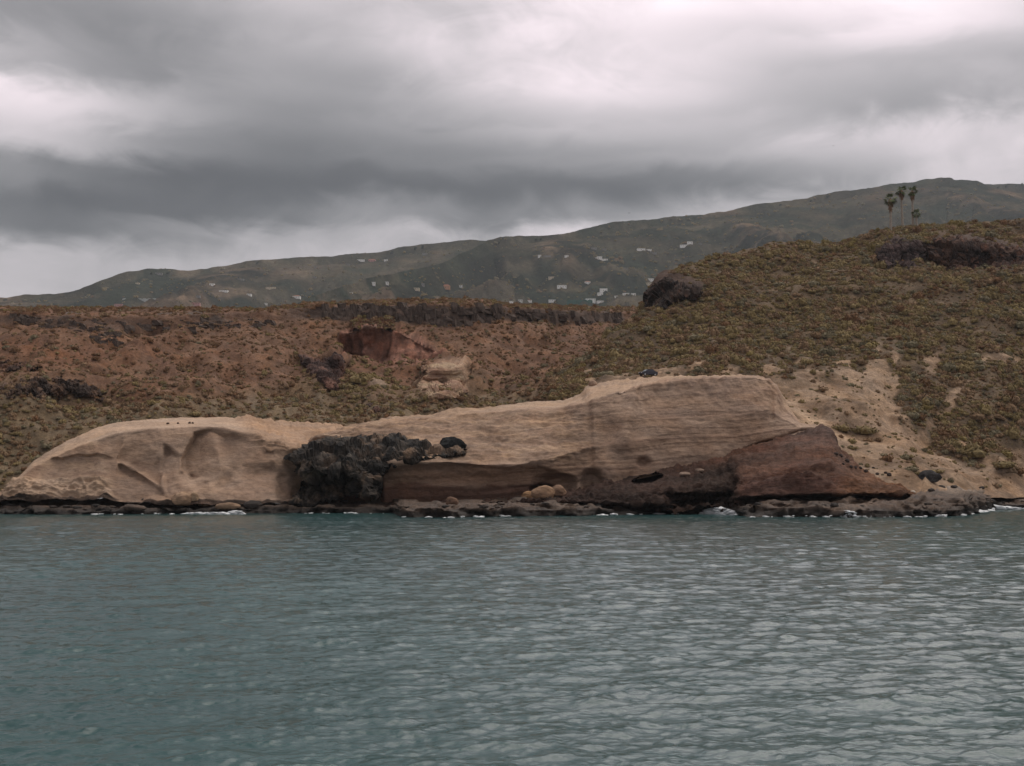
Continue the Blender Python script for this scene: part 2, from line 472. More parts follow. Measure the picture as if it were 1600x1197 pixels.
# eroded grey knob in the red face
kn = np.exp(-(((rs.px - 1250) / 35) ** 2 + ((rs.py - 752) / 9) ** 2)); d += kn * (0.8 + 1.0 * ridged(P, 1.2, 2) * 0.4)
d = d * (1 - 0.85 * np.exp(-(((rs.px - 1012) / 34) ** 2 + ((rs.py - 748) / 14) ** 2)))
rs.V = P + n * d[..., None]
v = fbm(P, 7, 4, off=3.)
c = lerp3((0.185, 0.10, 0.07), (0.215, 0.128, 0.09), sstep(v, -.4, .5))
c = lerp3(c, (0.27, 0.15, 0.085), sstep(rs.px + 0.9 * (rs.py - 740), 1290, 1370) * 0.9)          # ochre right flank
c = lerp3(c, (0.22, 0.145, 0.115), sstep(-rs.py + 6 * v, -700, -672) * sstep(rs.px, 1180, 1240))
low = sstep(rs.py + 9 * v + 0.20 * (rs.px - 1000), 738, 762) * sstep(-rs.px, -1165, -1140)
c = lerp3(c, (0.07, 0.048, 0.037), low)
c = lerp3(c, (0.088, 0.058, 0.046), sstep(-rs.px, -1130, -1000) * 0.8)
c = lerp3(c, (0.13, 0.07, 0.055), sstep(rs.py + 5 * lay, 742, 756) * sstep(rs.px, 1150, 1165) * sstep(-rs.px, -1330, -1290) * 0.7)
c = lerp3(c, (0.05, 0.035, 0.03), sstep(rs.py, 771, 777) * sstep(rs.px, 1150, 1160))  # shade under the overhanging bank, painted as a dark strip
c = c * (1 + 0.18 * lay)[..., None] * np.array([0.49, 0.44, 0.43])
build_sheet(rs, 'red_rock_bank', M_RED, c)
RED = rs

# ================================================================== MAIN TAN CLIFF
ps = [440, 480, 520, 560, 600, 650, 700, 750, 800, 830, 850, 900, 940, 1000, 1060, 1130, 1200, 1255, 1275, 1290]
m0 = [(p, (at(RT, p, 1) if p >= 600 else 792) + 6, (at(RT, p, 2) if p >= 600 else float(np.interp(p, [440, 560, 600], [212, 207, 199]))) + 0.9) for p in ps]
m1 = [(440, 745, 212), (560, 735, 207), (600, 724, 199), (630, 723, 197), (700, 722, 196.5), (750, 726, 196.5), (800, 727, 197), (860, 716, 199), (920, 700, 202.5), (1000, 690, 205), (1100, 660, 208.5), (1200, 640, 212), (1250, 669, 212.8), (1290, 668, 213.4)]
m2 = [(440, 702, 214), (480, 690, 213), (520, 678, 213), (560, 668, 216), (600, 661, 218), (650, 657, 219), (700, 653, 219), (760, 645, 219), (800, 641, 219), (880, 637, 217), (913, 632, 212), (928, 624, 210), (960, 614, 210), (1010, 603, 212), (1060, 595, 213), (1100, 591.5, 214), (1180, 590.5, 216), (1202, 595, 217), (1213, 608, 217.5), (1222, 634, 217), (1250, 663, 215.2), (1290, 666, 215)]
m3 = [(440, 697, 219), (520, 671, 224), (560, 662, 228), (600, 655, 232), (650, 650, 234), (700, 642, 236), (800, 632, 240), (880, 626, 240), (908, 614, 240), (917, 603, 239), (940, 598, 239), (1000, 591, 241), (1060, 588.5, 238), (1100, 588, 233), (1180, 588.5, 233), (1202, 593, 232), (1215, 608, 228), (1250, 662, 221), (1290, 666, 219)]
m4 = [(p, q + 8, Y + 14) for p, q, Y in m3]
def main_mod(px, py, Y):
    lipy = np.interp(px, [590, 640, 700, 750, 800, 840, 880, 910], [735, 722, 720, 725, 727, 724, 738, 760])
    hol = sstep(py, lipy - 1, lipy + 7) * sstep(px, 575, 615) * (1 - sstep(px, 850, 905))
    Y = Y + 1.4 * hol * (0.5 + 0.5 * sstep(py - lipy, 0, 22))
    Y = cave(px, py, Y, 868, 757, 42, 20, 2.6, 0.6)
    Y = cave(px, py, Y, 925, 752, 24, 24, 2.4, 0.6)
    Y = cave(px, py, Y, 1005, 722, 14, 11, 1.0, 0.7)
    Y = cave(px, py, Y, 846, 762, 20, 7, 6, 0.4, -0.12)
    Y = cave(px, py, Y, 955, 690, 32, 50, 1.2, 0.8, 0.5)
    # buttress and cleft where the cliff steps back at its left end
    Y = Y + 0.7 * np.exp(-((px - 921 - 0.05 * (py - 650)) / 5) ** 2) * sstep(py, 620, 650) * (1 - sstep(py, 715, 740))
    Y = Y - 1.4 * np.exp(-((px - 985 + 0.35 * (py - 640)) / 14) ** 2) * sstep(py, 600, 625) * (1 - sstep(py, 690, 735))
    Y = Y + 0.6 * np.exp(-((px - 997 + 0.1 * (py - 620)) / 5) ** 2) * sstep(py, 604, 610) * (1 - sstep(py, 630, 655))
    Y = Y + 1.0 * np.exp(-((px - 1206) / 4) ** 2) * sstep(py, 606, 620) * (1 - sstep(py, 650, 660))
    # the narrow ledge cut along the foot, rising to the right
    ly = np.interp(px, [1150, 1200, 1250], [706, 690, 673.5]); Y = Y + 1.6 * np.exp(-((py - ly) / 2.6) ** 2) * sstep(px, 1150, 1200)
    return Y
ms = loft(440, 1290, 1.4, [m0, m1, m2, m3, m4], [56, 74, 12, 4], smooth=5, ymod=main_mod)
ms.Y = ms.Y
P = ms.V; n = normals(P)
right = sstep(ms.px, 880, 960)
bed = P[..., 2] - 0.07 * P[..., 0] + 0.35 * fbm(P, 12, 2)
lay = fbm(np.stack([P[..., 0] * .025, P[..., 1] * .025, bed], -1), 1.3, 4, 0.6)
lay2 = ridged(np.stack([P[..., 0] * .02, P[..., 1] * .02, bed + 40], -1), 2.6, 2)
lump = fbm(P, 6, 3) * 0.75
rub = (1 - right) * sstep(-ms.py, -728, -715) * (1 - sstep(-ms.py, -648, -640))
f1, f2, cid = worley(P, 1.3)
lp = P * np.array([.22, .22, 1.5])
bq = bed * 0.9 + 0.45 * fbm(np.stack([P[..., 0] * .02, P[..., 1] * .02, bed * .25], -1), 1.0, 3, off=12.) + 0.5 * fbm(np.stack([P[..., 0] * .03, P[..., 1] * .03, bed * .3], -1), 1.0, 2, off=2.)
saw = bq - np.floor(bq); led = sstep(saw, 0.0, 0.12) * (1 - saw)
hard = sstep(fbm(np.stack([P[..., 0] * .06, P[..., 1] * .06, np.floor(bq) * 3.1], -1), 1.0, 2), -.25, .35)
d = lump * (0.5 - 0.1 * right) + right * (0.10 * lay + 0.05 * lay2 + 0.11 * led * hard) + (1 - right) * 0.2 * lay + rub * (0.36 * fbm(lp, 1.5, 4, 0.6, off=3.) + 0.12 * ridged(P * np.array([.5, .5, 1]), 1.4, 3) - 0.15 * (f1 - .4)) + 0.10 * fbm(P, 1.0, 3)
runnel = fbm(P * np.array([1, 1, .12]), 1.6, 3, off=8.) * right * sstep(-ms.py, -660, -610) * 0.3
ms.V = P + n * (d + runnel)[..., None]
v = fbm(P, 8, 4, off=6.)
c = lerp3((0.315, 0.215, 0.146), (0.37, 0.262, 0.182), sstep(v, -.5, .5))
c = lerp3(c, (0.385, 0.275, 0.19), sstep(lay, 0.0, 0.8) * right * 0.6)
c = lerp3(c, (0.265, 0.175, 0.125), sstep(lay2, 0.8, 1.3) * 0.4 * right)
c = lerp3(c, (0.26, 0.172, 0.12), right * hard * (1 - sstep(saw, 0.0, 0.10)) * 0.25)
c = lerp3(c, (0.29, 0.20, 0.145), sstep(runnel, 0.02, 0.25) * 0.6)
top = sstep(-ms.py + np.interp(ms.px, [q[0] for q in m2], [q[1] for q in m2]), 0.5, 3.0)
c = lerp3(c, (0.40, 0.285, 0.19), top * 0.8)  # overhead light on the cliff top painted in as a paler tone
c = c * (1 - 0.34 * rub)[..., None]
c = lerp3(c, (0.33, 0.22, 0.145), rub * sstep(f1, .25, .6) * 0.5)
c = lerp3(c, (0.40, 0.275, 0.175), sstep(ridged(P * np.array([.3, .3, 2.2]), 3, 2), 0.5, 1.2) * rub * 0.8)
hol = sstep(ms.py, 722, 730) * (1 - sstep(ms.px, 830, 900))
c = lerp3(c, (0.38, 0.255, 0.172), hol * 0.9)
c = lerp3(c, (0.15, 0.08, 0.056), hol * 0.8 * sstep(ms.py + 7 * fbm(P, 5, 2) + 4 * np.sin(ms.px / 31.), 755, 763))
c = lerp3(c, (0.23, 0.14, 0.09), np.exp(-((ms.px - 1005) / 13) ** 2 - ((ms.py - 722) / 11) ** 2) * 0.7)  # shade inside the small cavity deepened in the colour
scrubtop = sstep(-ms.py, -640, -632) * (1 - sstep(ms.px, 895, 915)) * sstep(ms.px, 700, 790) * sstep(ms.py, 0, 1) * 0.0
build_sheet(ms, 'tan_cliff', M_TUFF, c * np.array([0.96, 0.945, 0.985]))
MAIN = ms

# ================================================================== LEFT TAN DOME
l0 = [(-70, 790, 191), (10, 786, 190.5), (180, 784, 191), (250, 790, 190), (340, 790, 191), (430, 788, 193), (455, 788, 198), (480, 786, 206), (560, 786, 212)]
l1 = [(-70, 789, 191.5), (6, 776, 191.6), (22, 757, 192.6), (50, 730, 195), (100, 706, 197), (180, 678, 199), (240, 668.5, 200), (300, 665.5, 200.5), (350, 668, 201), (385, 677, 201), (430, 692, 201.5), (460, 700, 204), (490, 708, 209), (560, 720, 214)]
l2 = [(-70, 788, 194), (6, 772, 195), (30, 744, 199), (50, 722, 202), (100, 691, 207), (150, 668, 211), (180, 660, 214), (230, 655, 217), (300, 652.5, 220), (350, 652.7, 221), (400, 654, 222), (440, 660, 224), (520, 664, 228), (560, 665.5, 230)]
l3 = [(p, q + 14, Y + 12) for p, q, Y in l2]
def left_mod(px, py, Y):
    # shell-shaped scars where slabs have fallen away
    def scar(Y, poly, dep, soft, ax, ay, bx, by):
        """a slab has come away: deep along the edge at a, running out towards b"""
        d = poly_dist(px, py, poly); t = ((px - ax) * (bx - ax) + (py - ay) * (by - ay)) / ((bx - ax) ** 2 + (by - ay) ** 2)
        return Y + dep * sstep(d, -1, soft) * (1 - sstep(t, -0.1, 1.0))
    Y = scar(Y, [(302, 676), (291, 700), (283, 714), (283, 732), (296, 752), (330, 750), (360, 720), (372, 690), (360, 668), (330, 668)], 3.2, 6, 287, 712, 350, 716)
    Y = scar(Y, [(320, 668), (338, 690), (345, 735), (330, 772), (420, 775), (430, 700), (380, 676)], 1.6, 16, 340, 720, 420, 730)
    Y = scar(Y, [(196, 684), (186, 712), (184, 720), (205, 730), (228, 744), (250, 762), (258, 730), (258, 690), (240, 672)], 2.2, 5, 215, 742, 226, 690)
    Y = scar(Y, [(186, 722), (180, 776), (262, 780), (252, 762), (228, 746), (204, 731)], 1.5, 5, 222, 742, 200, 778)
    Y = scar(Y, [(254, 690), (285, 712), (284, 772), (256, 776), (250, 735)], 1.7, 8, 252, 730, 290, 745)
    Y = scar(Y, [(280, 732), (330, 752), (300, 778), (262, 776)], 0.9, 8, 300, 745, 290, 775)
    Y = scar(Y, [(372, 712), (350, 760), (400, 776), (452, 774), (456, 742), (430, 718), (395, 722)], 1.7, 20, 430, 735, 370, 768)
    Y = scar(Y, [(415, 703), (408, 718), (432, 721), (428, 704)], 0.7, 4, 420, 703, 420, 722)
    # thin ledge at mid height on the left end
    lw = 714 + 1.6 * np.sin(px / 13.) + 1.1 * np.sin(px / 5.3 + 1)
    Y = Y + 0.9 * np.exp(-((py - lw) / 1.8) ** 2) * sstep(px, 90, 110) * (1 - sstep(px, 150, 187))
    Y = Y + 0.9 * sstep(py, lw, lw + 4) * (1 - sstep(py + 3 * np.sin(px / 9.), 742, 756)) * (1 - sstep(px, 118, 180)) * sstep(px, 30, 70)
    return Y
ls = loft(-70, 560, 1.4, [l0, l1, l2, l3], [90, 22, 4], smooth=6, ymod=lambda a, b, c: blur(left_mod(a, b, c), 3))
P = ls.V; n = normals(P)
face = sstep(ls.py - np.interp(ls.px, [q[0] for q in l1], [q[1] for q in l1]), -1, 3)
v = fbm(P, 8, 4, off=1.)
lowl = sstep(ls.py, 746, 752) * (1 - sstep(ls.px, 168, 182))
rubr = sstep(ls.px - 0.8 * (ls.py - 675), 375, 400) * (1 - sstep(ls.py, 700, 712))
d = face * 0.5 * fbm(P, 5, 3) + lowl * 0.6 * ridged(P * np.array([1, 1, 2.]), 3, 3) + rubr * 0.5 * ridged(P * np.array([.6, .6, 1.6]), 1.8, 3) + 0.07 * fbm(P, 0.9, 3) + 0.2 * (1 - face) * fbm(P, 7, 2)
ls.V = P + n * d[..., None]
stain = fbm(P * np.array([1, 1, .1]), 2.2, 3, off=5.)
c = lerp3((0.325, 0.225, 0.155), (0.38, 0.272, 0.19), sstep(v, -.5, .5))
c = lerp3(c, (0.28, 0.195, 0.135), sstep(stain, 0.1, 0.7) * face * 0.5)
c = lerp3(c, (0.43, 0.31, 0.213), (1 - face) * 0.9)  # top coloured paler than the face to carry the light from above
c = lerp3(c, (0.45, 0.325, 0.22), lowl * 0.8)
c = lerp3(c, (0.42, 0.30, 0.20), sstep(fbm(P * np.array([.7, .7, 1.5]), 3, 3, off=9.), 0, .5) * (1 - sstep(ls.px, 160, 190)) * 0.8)
c = lerp3(c, (0.37, 0.245, 0.155), rubr * 0.8)
lowd = sstep(ls.py + 2.5 * fbm(P, 4, 3), 776, 780) * (1 - sstep(ls.px, 180, 190)) + sstep(ls.py + 3 * fbm(P, 3, 3), 781, 785) * sstep(ls.px, 180, 190)
c = lerp3(c, lerp3((0.05, 0.038, 0.03), (0.12, 0.083, 0.06), sstep(fbm(P * np.array([.4, .4, 2]), 2.5, 3, off=3.), -.3, .5)), lowd)
ls.V = ls.V + n * (0.35 * lowd * (1 + 1.5 * fbm(P, 2, 3)))[..., None]
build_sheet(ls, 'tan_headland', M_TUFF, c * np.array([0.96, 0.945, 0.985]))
LEFT = ls

# ================================================================== RAVINE HILLSIDE AND PLATEAU
h0 = [(-350, 790, 213), (0, 772, 206), (60, 745, 212), (150, 700, 222), (300, 678, 236), (450, 676, 240), (560, 680, 240), (650, 660, 246), (800, 646, 250), (900, 640, 250), (960, 615, 265), (1010, 580, 300)]
h1 = [(-350, 605, 262), (0, 605, 258), (200, 598, 264), (400, 603, 274), (500, 608, 280), (560, 606, 288), (700, 610, 288), (800, 602, 300), (900, 582, 330), (960, 560, 350), (1010, 545, 360)]
h2 = [(-350, 518, 312), (0, 512, 312), (100, 514, 313), (180, 528, 308), (260, 512, 318), (330, 508, 325), (400, 504, 332), (480, 497, 342), (560, 504, 345), (620, 508, 346), (700, 512, 350), (790, 515, 365), (850, 511, 385), (900, 509, 410), (960, 506, 450), (1010, 500, 460)]
h3 = [(-350, 488, 316), (0, 490, 316), (60, 492, 317), (150, 498, 315), (260, 495, 322), (330, 492, 328), (400, 490, 336), (480, 482, 345), (560, 480, 349), (640, 478, 350), (700, 476, 354), (780, 480, 368), (850, 484, 389), (900, 487, 414), (960, 490, 455), (1010, 488, 465)]
h4 = [(-350, 479, 345), (0, 480, 345), (200, 480.5, 350), (400, 482, 358), (440, 479, 362), (500, 472.5, 366), (600, 469.5, 370), (700, 467.5, 376), (755, 467.5, 384), (790, 475.5, 400), (850, 477.5, 430), (900, 478.5, 450), (1010, 480, 490)]
h5 = [(p, 610, Y + 420) for p, q, Y in h4]
h0 = [(p, q + 22, Y - 2) for p, q, Y in h0]
def hill_mod(px, py, Y):
    # red alcove: an upright wall above a flatter floor
    def wall(Y, poly, target, soft):
        w = sstep(poly_dist(px, py, poly), -soft, soft); return Y * (1 - w) + target * w
    Y = wall(Y, [(528, 520), (560, 512), (585, 507), (612, 512), (650, 524), (700, 546), (690, 556), (640, 562), (560, 562), (530, 560)], 329, 3)
    Y = wall(Y, [(468, 556), (490, 562), (520, 552), (535, 560), (535, 600), (510, 603), (490, 590)], 292, 4)
    Y = wall(Y, [(655, 570), (690, 566), (722, 572), (728, 604), (700, 618), (655, 606)], 297, 5)
    # broad spurs and gullies down the slope
    Y = Y + 6 * np.sin(px / 47.0 + py / 60.0) * sstep(py, 505, 560) * (1 - sstep(py, 640, 680))
    return Y
hs = loft(-350, 1010, 2.2, [h0, h1, h2, h3, h4, h5], [46, 48, 18, 8, 3], smooth=10, ymod=hill_mod)
P = hs.V; n = normals(P)
HF = sstep(hs.py, 498, 520)
walld = sstep(poly_dist(hs.px, hs.py, [(528, 518), (560, 510), (585, 505), (615, 510), (655, 524), (700, 546), (690, 558), (640, 566), (560, 566), (528, 560)]), -3, 3)
HF = HF * (1 - 0.8 * walld)
d = (3.0 * fbm(P, 24, 4) + 2.4 * (ridged(P * np.array([1, .3, .3]), 26, 3, off=4.) - .6)) * HF + walld * (-0.6 + 1.8 * fbm(P * np.array([1, .3, .12]), 4, 3, off=2.) + 0.9 * ridged(P * np.array([.3, .3, 1]), 4, 2) * sstep(-hs.px, -585, -570)) + 0.55 * fbm(P, 5, 4) + 0.5 * ridged(P * np.array([1, .5, 1]), 3.0, 3) * 0.5
hs.V = P + n * d[..., None]
v = fbm(P, 30, 4, off=3.); v2 = fbm(P, 9, 4, off=7.)
c = lerp3((0.125, 0.066, 0.040), (0.175, 0.098, 0.060), sstep(v2, -.5, .6))
c = lerp3(c, (0.145, 0.073, 0.043), sstep(v, 0, .6) * (1 - sstep(hs.px, 650, 750)))
c = lerp3(c, (0.145, 0.105, 0.065), sstep(hs.py + 40 * v, 590, 650))
alc = poly_dist(hs.px, hs.py, [(528, 518), (560, 510), (585, 505), (615, 510), (655, 524), (700, 546), (690, 558), (640, 566), (560, 566), (528, 560)])
stripe = fbm(P * np.array([1, 1, .05]), 2.5, 3, off=1.)
c = lerp3(c, np.array([0.19, 0.092, 0.062]) * (1 + 0.75 * stripe)[..., None], sstep(alc, -2, 3))
tan_ = poly_dist(hs.px, hs.py, [(655, 570), (690, 564), (722, 570), (726, 590), (730, 606), (714, 620), (670, 626), (650, 608), (662, 588)])
c = lerp3(c, np.array([0.30, 0.20, 0.135]) * (1 + 0.25 * fbm(P * np.array([.3, .3, 2]), 2, 3))[..., None], sstep(tan_, -3, 3))
t2 = poly_dist(hs.px, hs.py, [(578, 598), (590, 590), (612, 604), (600, 612), (580, 610)])
c = lerp3(c, (0.27, 0.19, 0.13), sstep(t2, -2, 3) * .8)
c = lerp3(c, (0.085, 0.065, 0.055), sstep(v2 + 0.6 * v, .25, .7) * (1 - sstep(hs.py, 500, 520)) * sstep(hs.py, 484, 488))
ru = np.interp(hs.px, [20, 200, 500, 640, 790, 968], [493, 499, 480, 477, 481, 490]); rl = np.interp(hs.px, [20, 120, 200, 500, 700, 790, 968], [506, 522, 518, 497, 511, 502, 506])
c = lerp3(c, (0.075, 0.053, 0.043), sstep(hs.py + 2 * v2, ru - 2, ru + 2) * (1 - sstep(hs.py + 4 * v2, rl - 3, rl + 5)) * np.interp(hs.px, [-350, 0, 200, 430, 490, 970, 980], [.3, .6, .5, .3, .9, .9, .2]))
build_sheet(hs, 'ravine_hillside', M_SOIL, c)
HILLL = hs

# ================================================================== RIGHT HILL
k0 = [(860, 650, 245), (1000, 620, 245), (1100, 604, 238), (1190, 604, 236), (1205, 610, 233), (1217, 632, 226), (1250, 674, 218), (1290, 688, 213), (1310, 710, 208), (1340, 738, 203), (1380, 760, 198), (1420, 777, 193), (1480, 776, 202), (1540, 772, 215), (1600, 772, 225), (1950, 772, 230)]
k1 = [(860, 604, 262), (950, 594, 258), (1100, 583, 256), (1200, 587, 252), (1300, 604, 248), (1350, 622, 244), (1400, 652, 238), (1450, 702, 228), (1500, 736, 224), (1560, 748, 230), (1600, 750, 236), (1950, 745, 244)]
k2 = [(860, 600, 275), (950, 565, 280), (1100, 545, 280), (1200, 538, 282), (1300, 545, 278), (1400, 568, 272), (1500, 600, 264), (1600, 620, 264), (1950, 640, 266)]
k3 = [(860, 597, 290), (920, 562, 300), (960, 530, 305), (1000, 503, 308), (1030, 482, 310), (1100, 465, 315), (1200, 455, 322), (1300, 450, 326), (1400, 445, 330), (1500, 440, 332), (1600, 440, 335), (1950, 430, 340)]
k4 = [(860, 595, 300), (920, 558, 312), (960, 523, 325), (1000, 492, 335), (1012, 474, 336), (1035, 438, 336), (1060, 425, 340), (1100, 407, 350), (1150, 397.5, 356), (1200, 392.5, 362), (1250, 387, 366), (1300, 379.5, 370), (1350, 369.5, 374), (1400, 361.5, 378), (1450, 354, 382), (1500, 348, 384), (1550, 346.5, 386), (1600, 344, 388), (1700, 340, 390), (1950, 332, 400)]
k5 = [(p, q + 70, Y + 70) for p, q, Y in k4]
k0 = [(p, q + (16 if 1205 <= p <= 1425 else 8), Y - 1) for p, q, Y in k0]
def right_mod(px, py, Y):
    # two small gullies that run down to the beach
    g1 = np.interp(py, [560, 585, 620, 650, 690, 740], [1400, 1394, 1402, 1385, 1440, 1545])
    g2 = np.interp(py, [585, 620, 660, 690], [1490, 1480, 1462, 1448])
    w = sstep(py, 560, 590) * (1 - sstep(py, 700, 745))
    Y = Y + 3.2 * np.exp(-((px - g1) / 17) ** 2) * w + 2.0 * np.exp(-((px - g2) / 11) ** 2) * w
    # steps of the outcrop under the crest
    def wall(Y, poly, target, soft):
        k = sstep(poly_dist(px, py, poly), -soft, soft); return Y * (1 - k) + target * k
    Y = wall(Y, [(1365, 385), (1400, 372), (1480, 368), (1560, 378), (1640, 392), (1640, 425), (1560, 425), (1480, 415), (1400, 405), (1370, 412)], 352, 8)
    return Y
ks = loft(860, 1950, 2.2, [k0, k1, k2, k3, k4, k5], [40, 40, 46, 34, 6], smooth=10, ymod=right_mod)
P = ks.V; n = normals(P)
d = 2.2 * fbm(P, 24, 4) + 1.3 * (ridged(P * np.array([1, .4, .4]), 34, 3, off=8.) - .6) + 0.4 * fbm(P, 4.5, 4) + 0.3 * ridged(P, 2.5, 3) * 0.5
d = d * (0.25 + 0.75 * sstep(-ks.py, -770, -740)) * np.where((ks.px > 1190) & (ks.px < 1440), 0.35 + 0.65 * sstep(np.arange(ks.px.shape[0])[:, None] * 1.0, 8, 34), 1.0)
ks.V = P + n * d[..., None]
v = fbm(P, 28, 4, off=3.); v2 = fbm(P, 6, 4, off=7.)
c = lerp3((0.095, 0.066, 0.042), (0.15, 0.105, 0.066), sstep(v2, -.5, .6))
def soil_bare(px, py, v2):
    """where the pale earth lies bare"""
    line = np.interp(px, [1190, 1215, 1260, 1310, 1370, 1395, 1410, 1430, 1450, 1500, 1550, 1600, 1950], [590, 582, 577, 574, 570, 592, 644, 672, 690, 716, 732, 738, 738])
    a = sstep(py + 24 * v2 + 10 * np.sin(px / 9.), line - 6, line + 14)
    pa = [
        [(1386, 566), (1402, 560), (1398, 590), (1404, 606), (1392, 632), (1376, 642), (1388, 612), (1386, 590)],
        [(1442, 566), (1476, 546), (1466, 572), (1462, 590), (1440, 598), (1432, 596), (1448, 586)],
        [(1478, 620), (1512, 592), (1520, 596), (1500, 622), (1484, 640), (1468, 650)],
        [(1437, 672), (1448, 662), (1466, 636), (1470, 640), (1462, 664), (1448, 680)],
        [(1520, 566), (1600, 558), (1600, 574), (1530, 576)],
        [(1488, 690), (1520, 690), (1530, 702), (1500, 702)],
        [(1575, 702), (1610, 705), (1650, 745), (1570, 738)],
        [(915, 602), (960, 594), (1040, 586), (1100, 590), (1000, 606), (930, 625)],
    ]
    for q in pa: a = np.maximum(a, sstep(poly_dist(px, py, q) + 4 * v2, -4, 4))
    return a * sstep(px, 900, 915)
bare = soil_bare(ks.px, ks.py, v2); ks.bare = bare
v3 = fbm(P * np.array([.5, .5, 2.2]), 5, 4, 0.6, off=17.)
pale = lerp3((0.178, 0.117, 0.075), (0.30, 0.208, 0.138), sstep(v2 + v3, -.5, .5))
pale = lerp3(pale, (0.25, 0.16, 0.10), sstep(v, 0.05, .5) * 0.4)
c = lerp3(c, pale, bare)
for q in ([(1008, 482), (1008, 460), (1022, 438), (1040, 430), (1064, 440), (1098, 448), (1100, 462), (1062, 472), (1040, 484)], [(1362, 404), (1376, 380), (1400, 368), (1450, 370), (1520, 366), (1590, 382), (1640, 394), (1640, 430), (1540, 426), (1470, 420), (1424, 428), (1372, 416)]): c = lerp3(c, (0.075, 0.05, 0.04), sstep(poly_dist(ks.px, ks.py, q) + 3 * v2, -3, 4))
c = lerp3(c, (0.44, 0.315, 0.215), bare * np.exp(-(((ks.px - 1262) / 30) ** 2 + ((ks.py - 648 - 0.45 * (ks.px - 1262)) / 7) ** 2)))
build_sheet(ks, 'right_hill', M_SOIL, c)
HILLR = ks

# ================================================================== FAR MOUNTAINS
f0 = [(-700, 520, 1500), (0, 520, 1500), (800, 520, 1500), (1100, 520, 1600)]
f1 = [(-700, 494, 2000), (0, 490, 2100), (400, 470, 2300), (800, 445, 2600), (1100, 430, 2700)]
f2 = [(-700, 476, 2900), (0, 468.5, 3000), (30, 466, 3000), (100, 462.5, 3000), (130, 456, 3000), (165, 442, 3050), (200, 430.5, 3100), (240, 427, 3150), (300, 425.5, 3200), (350, 419, 3250), (400, 411, 3300), (450, 408, 3350), (520, 405.5, 3400), (560, 403, 3450), (600, 397.5, 3500), (620, 392, 3500), (660, 386.5, 3500), (715, 381.5, 3500), (770, 383, 3500), (850, 392, 3500), (1100, 400, 3500)]
f3 = [(p, q + 60, Y + 600) for p, q, Y in f2]
ms1 = loft(-700, 1100, 3.0, [f0, f1, f2, f3], [22, 42, 3], smooth=9)
g0 = [(380, 560, 1500), (800, 530, 1500), (1200, 530, 1500), (2300, 530, 1600)]
g1 = [(380, 555, 1600), (440, 510, 1800), (500, 480, 1900), (800, 470, 1900), (1100, 455, 2000), (1300, 440, 2100), (2300, 430, 2200)]
g2 = [(380, 550, 1650), (440, 495, 2000), (500, 466, 2150), (570, 450, 2300), (640, 436, 2450), (700, 420, 2600), (740, 405, 2750), (765, 388, 2850), (790, 400, 2600), (900, 395, 2600), (1100, 375, 2700), (1300, 345, 2800), (1500, 325, 2900), (2300, 330, 3000)]
g3 = [(380, 545, 1700), (440, 490, 2050), (500, 464, 2250), (570, 446, 2400), (640, 430, 2550), (700, 413, 2700), (740, 397, 2850), (768, 382, 2950), (780, 378.5, 3000), (800, 376, 3050), (850, 372, 3100), (900, 367.5, 3150), (925, 361, 3180), (960, 354.5, 3200), (1000, 350, 3250), (1050, 344, 3300), (1100, 337.5, 3350), (1150, 330, 3400), (1200, 322, 3450), (1250, 315.5, 3500), (1300, 306.5, 3550), (1350, 298, 3600), (1400, 291.5, 3650), (1450, 285.5, 3700), (1483, 283.5, 3700), (1490, 286, 3700), (1510, 284, 3700), (1526, 284, 3700), (1540, 292, 3700), (1575, 300, 3700), (1700, 330, 3700), (2300, 400, 3700)]
g4 = [(p, q + 80, Y + 600) for p, q, Y in g3]
ms2 = loft(380, 2300, 2.6, [g0, g1, g2, g3, g4], [10, 34, 34, 3], smooth=3)
e0 = [(1300, 420, 3760), (2400, 420, 3760)]
e1 = [(1300, 360, 4300), (1500, 300, 4300), (1540, 292.5, 4300), (1560, 291, 4300), (1600, 288.5, 4300), (1700, 280, 4350), (2000, 275, 4350), (2400, 290, 4350)]
e2 = [(p, q + 80, Y + 600) for p, q, Y in e1]
ms3 = loft(1300, 2400, 4, [e0, e1, e2], [24, 3], smooth=8)
FARS = []
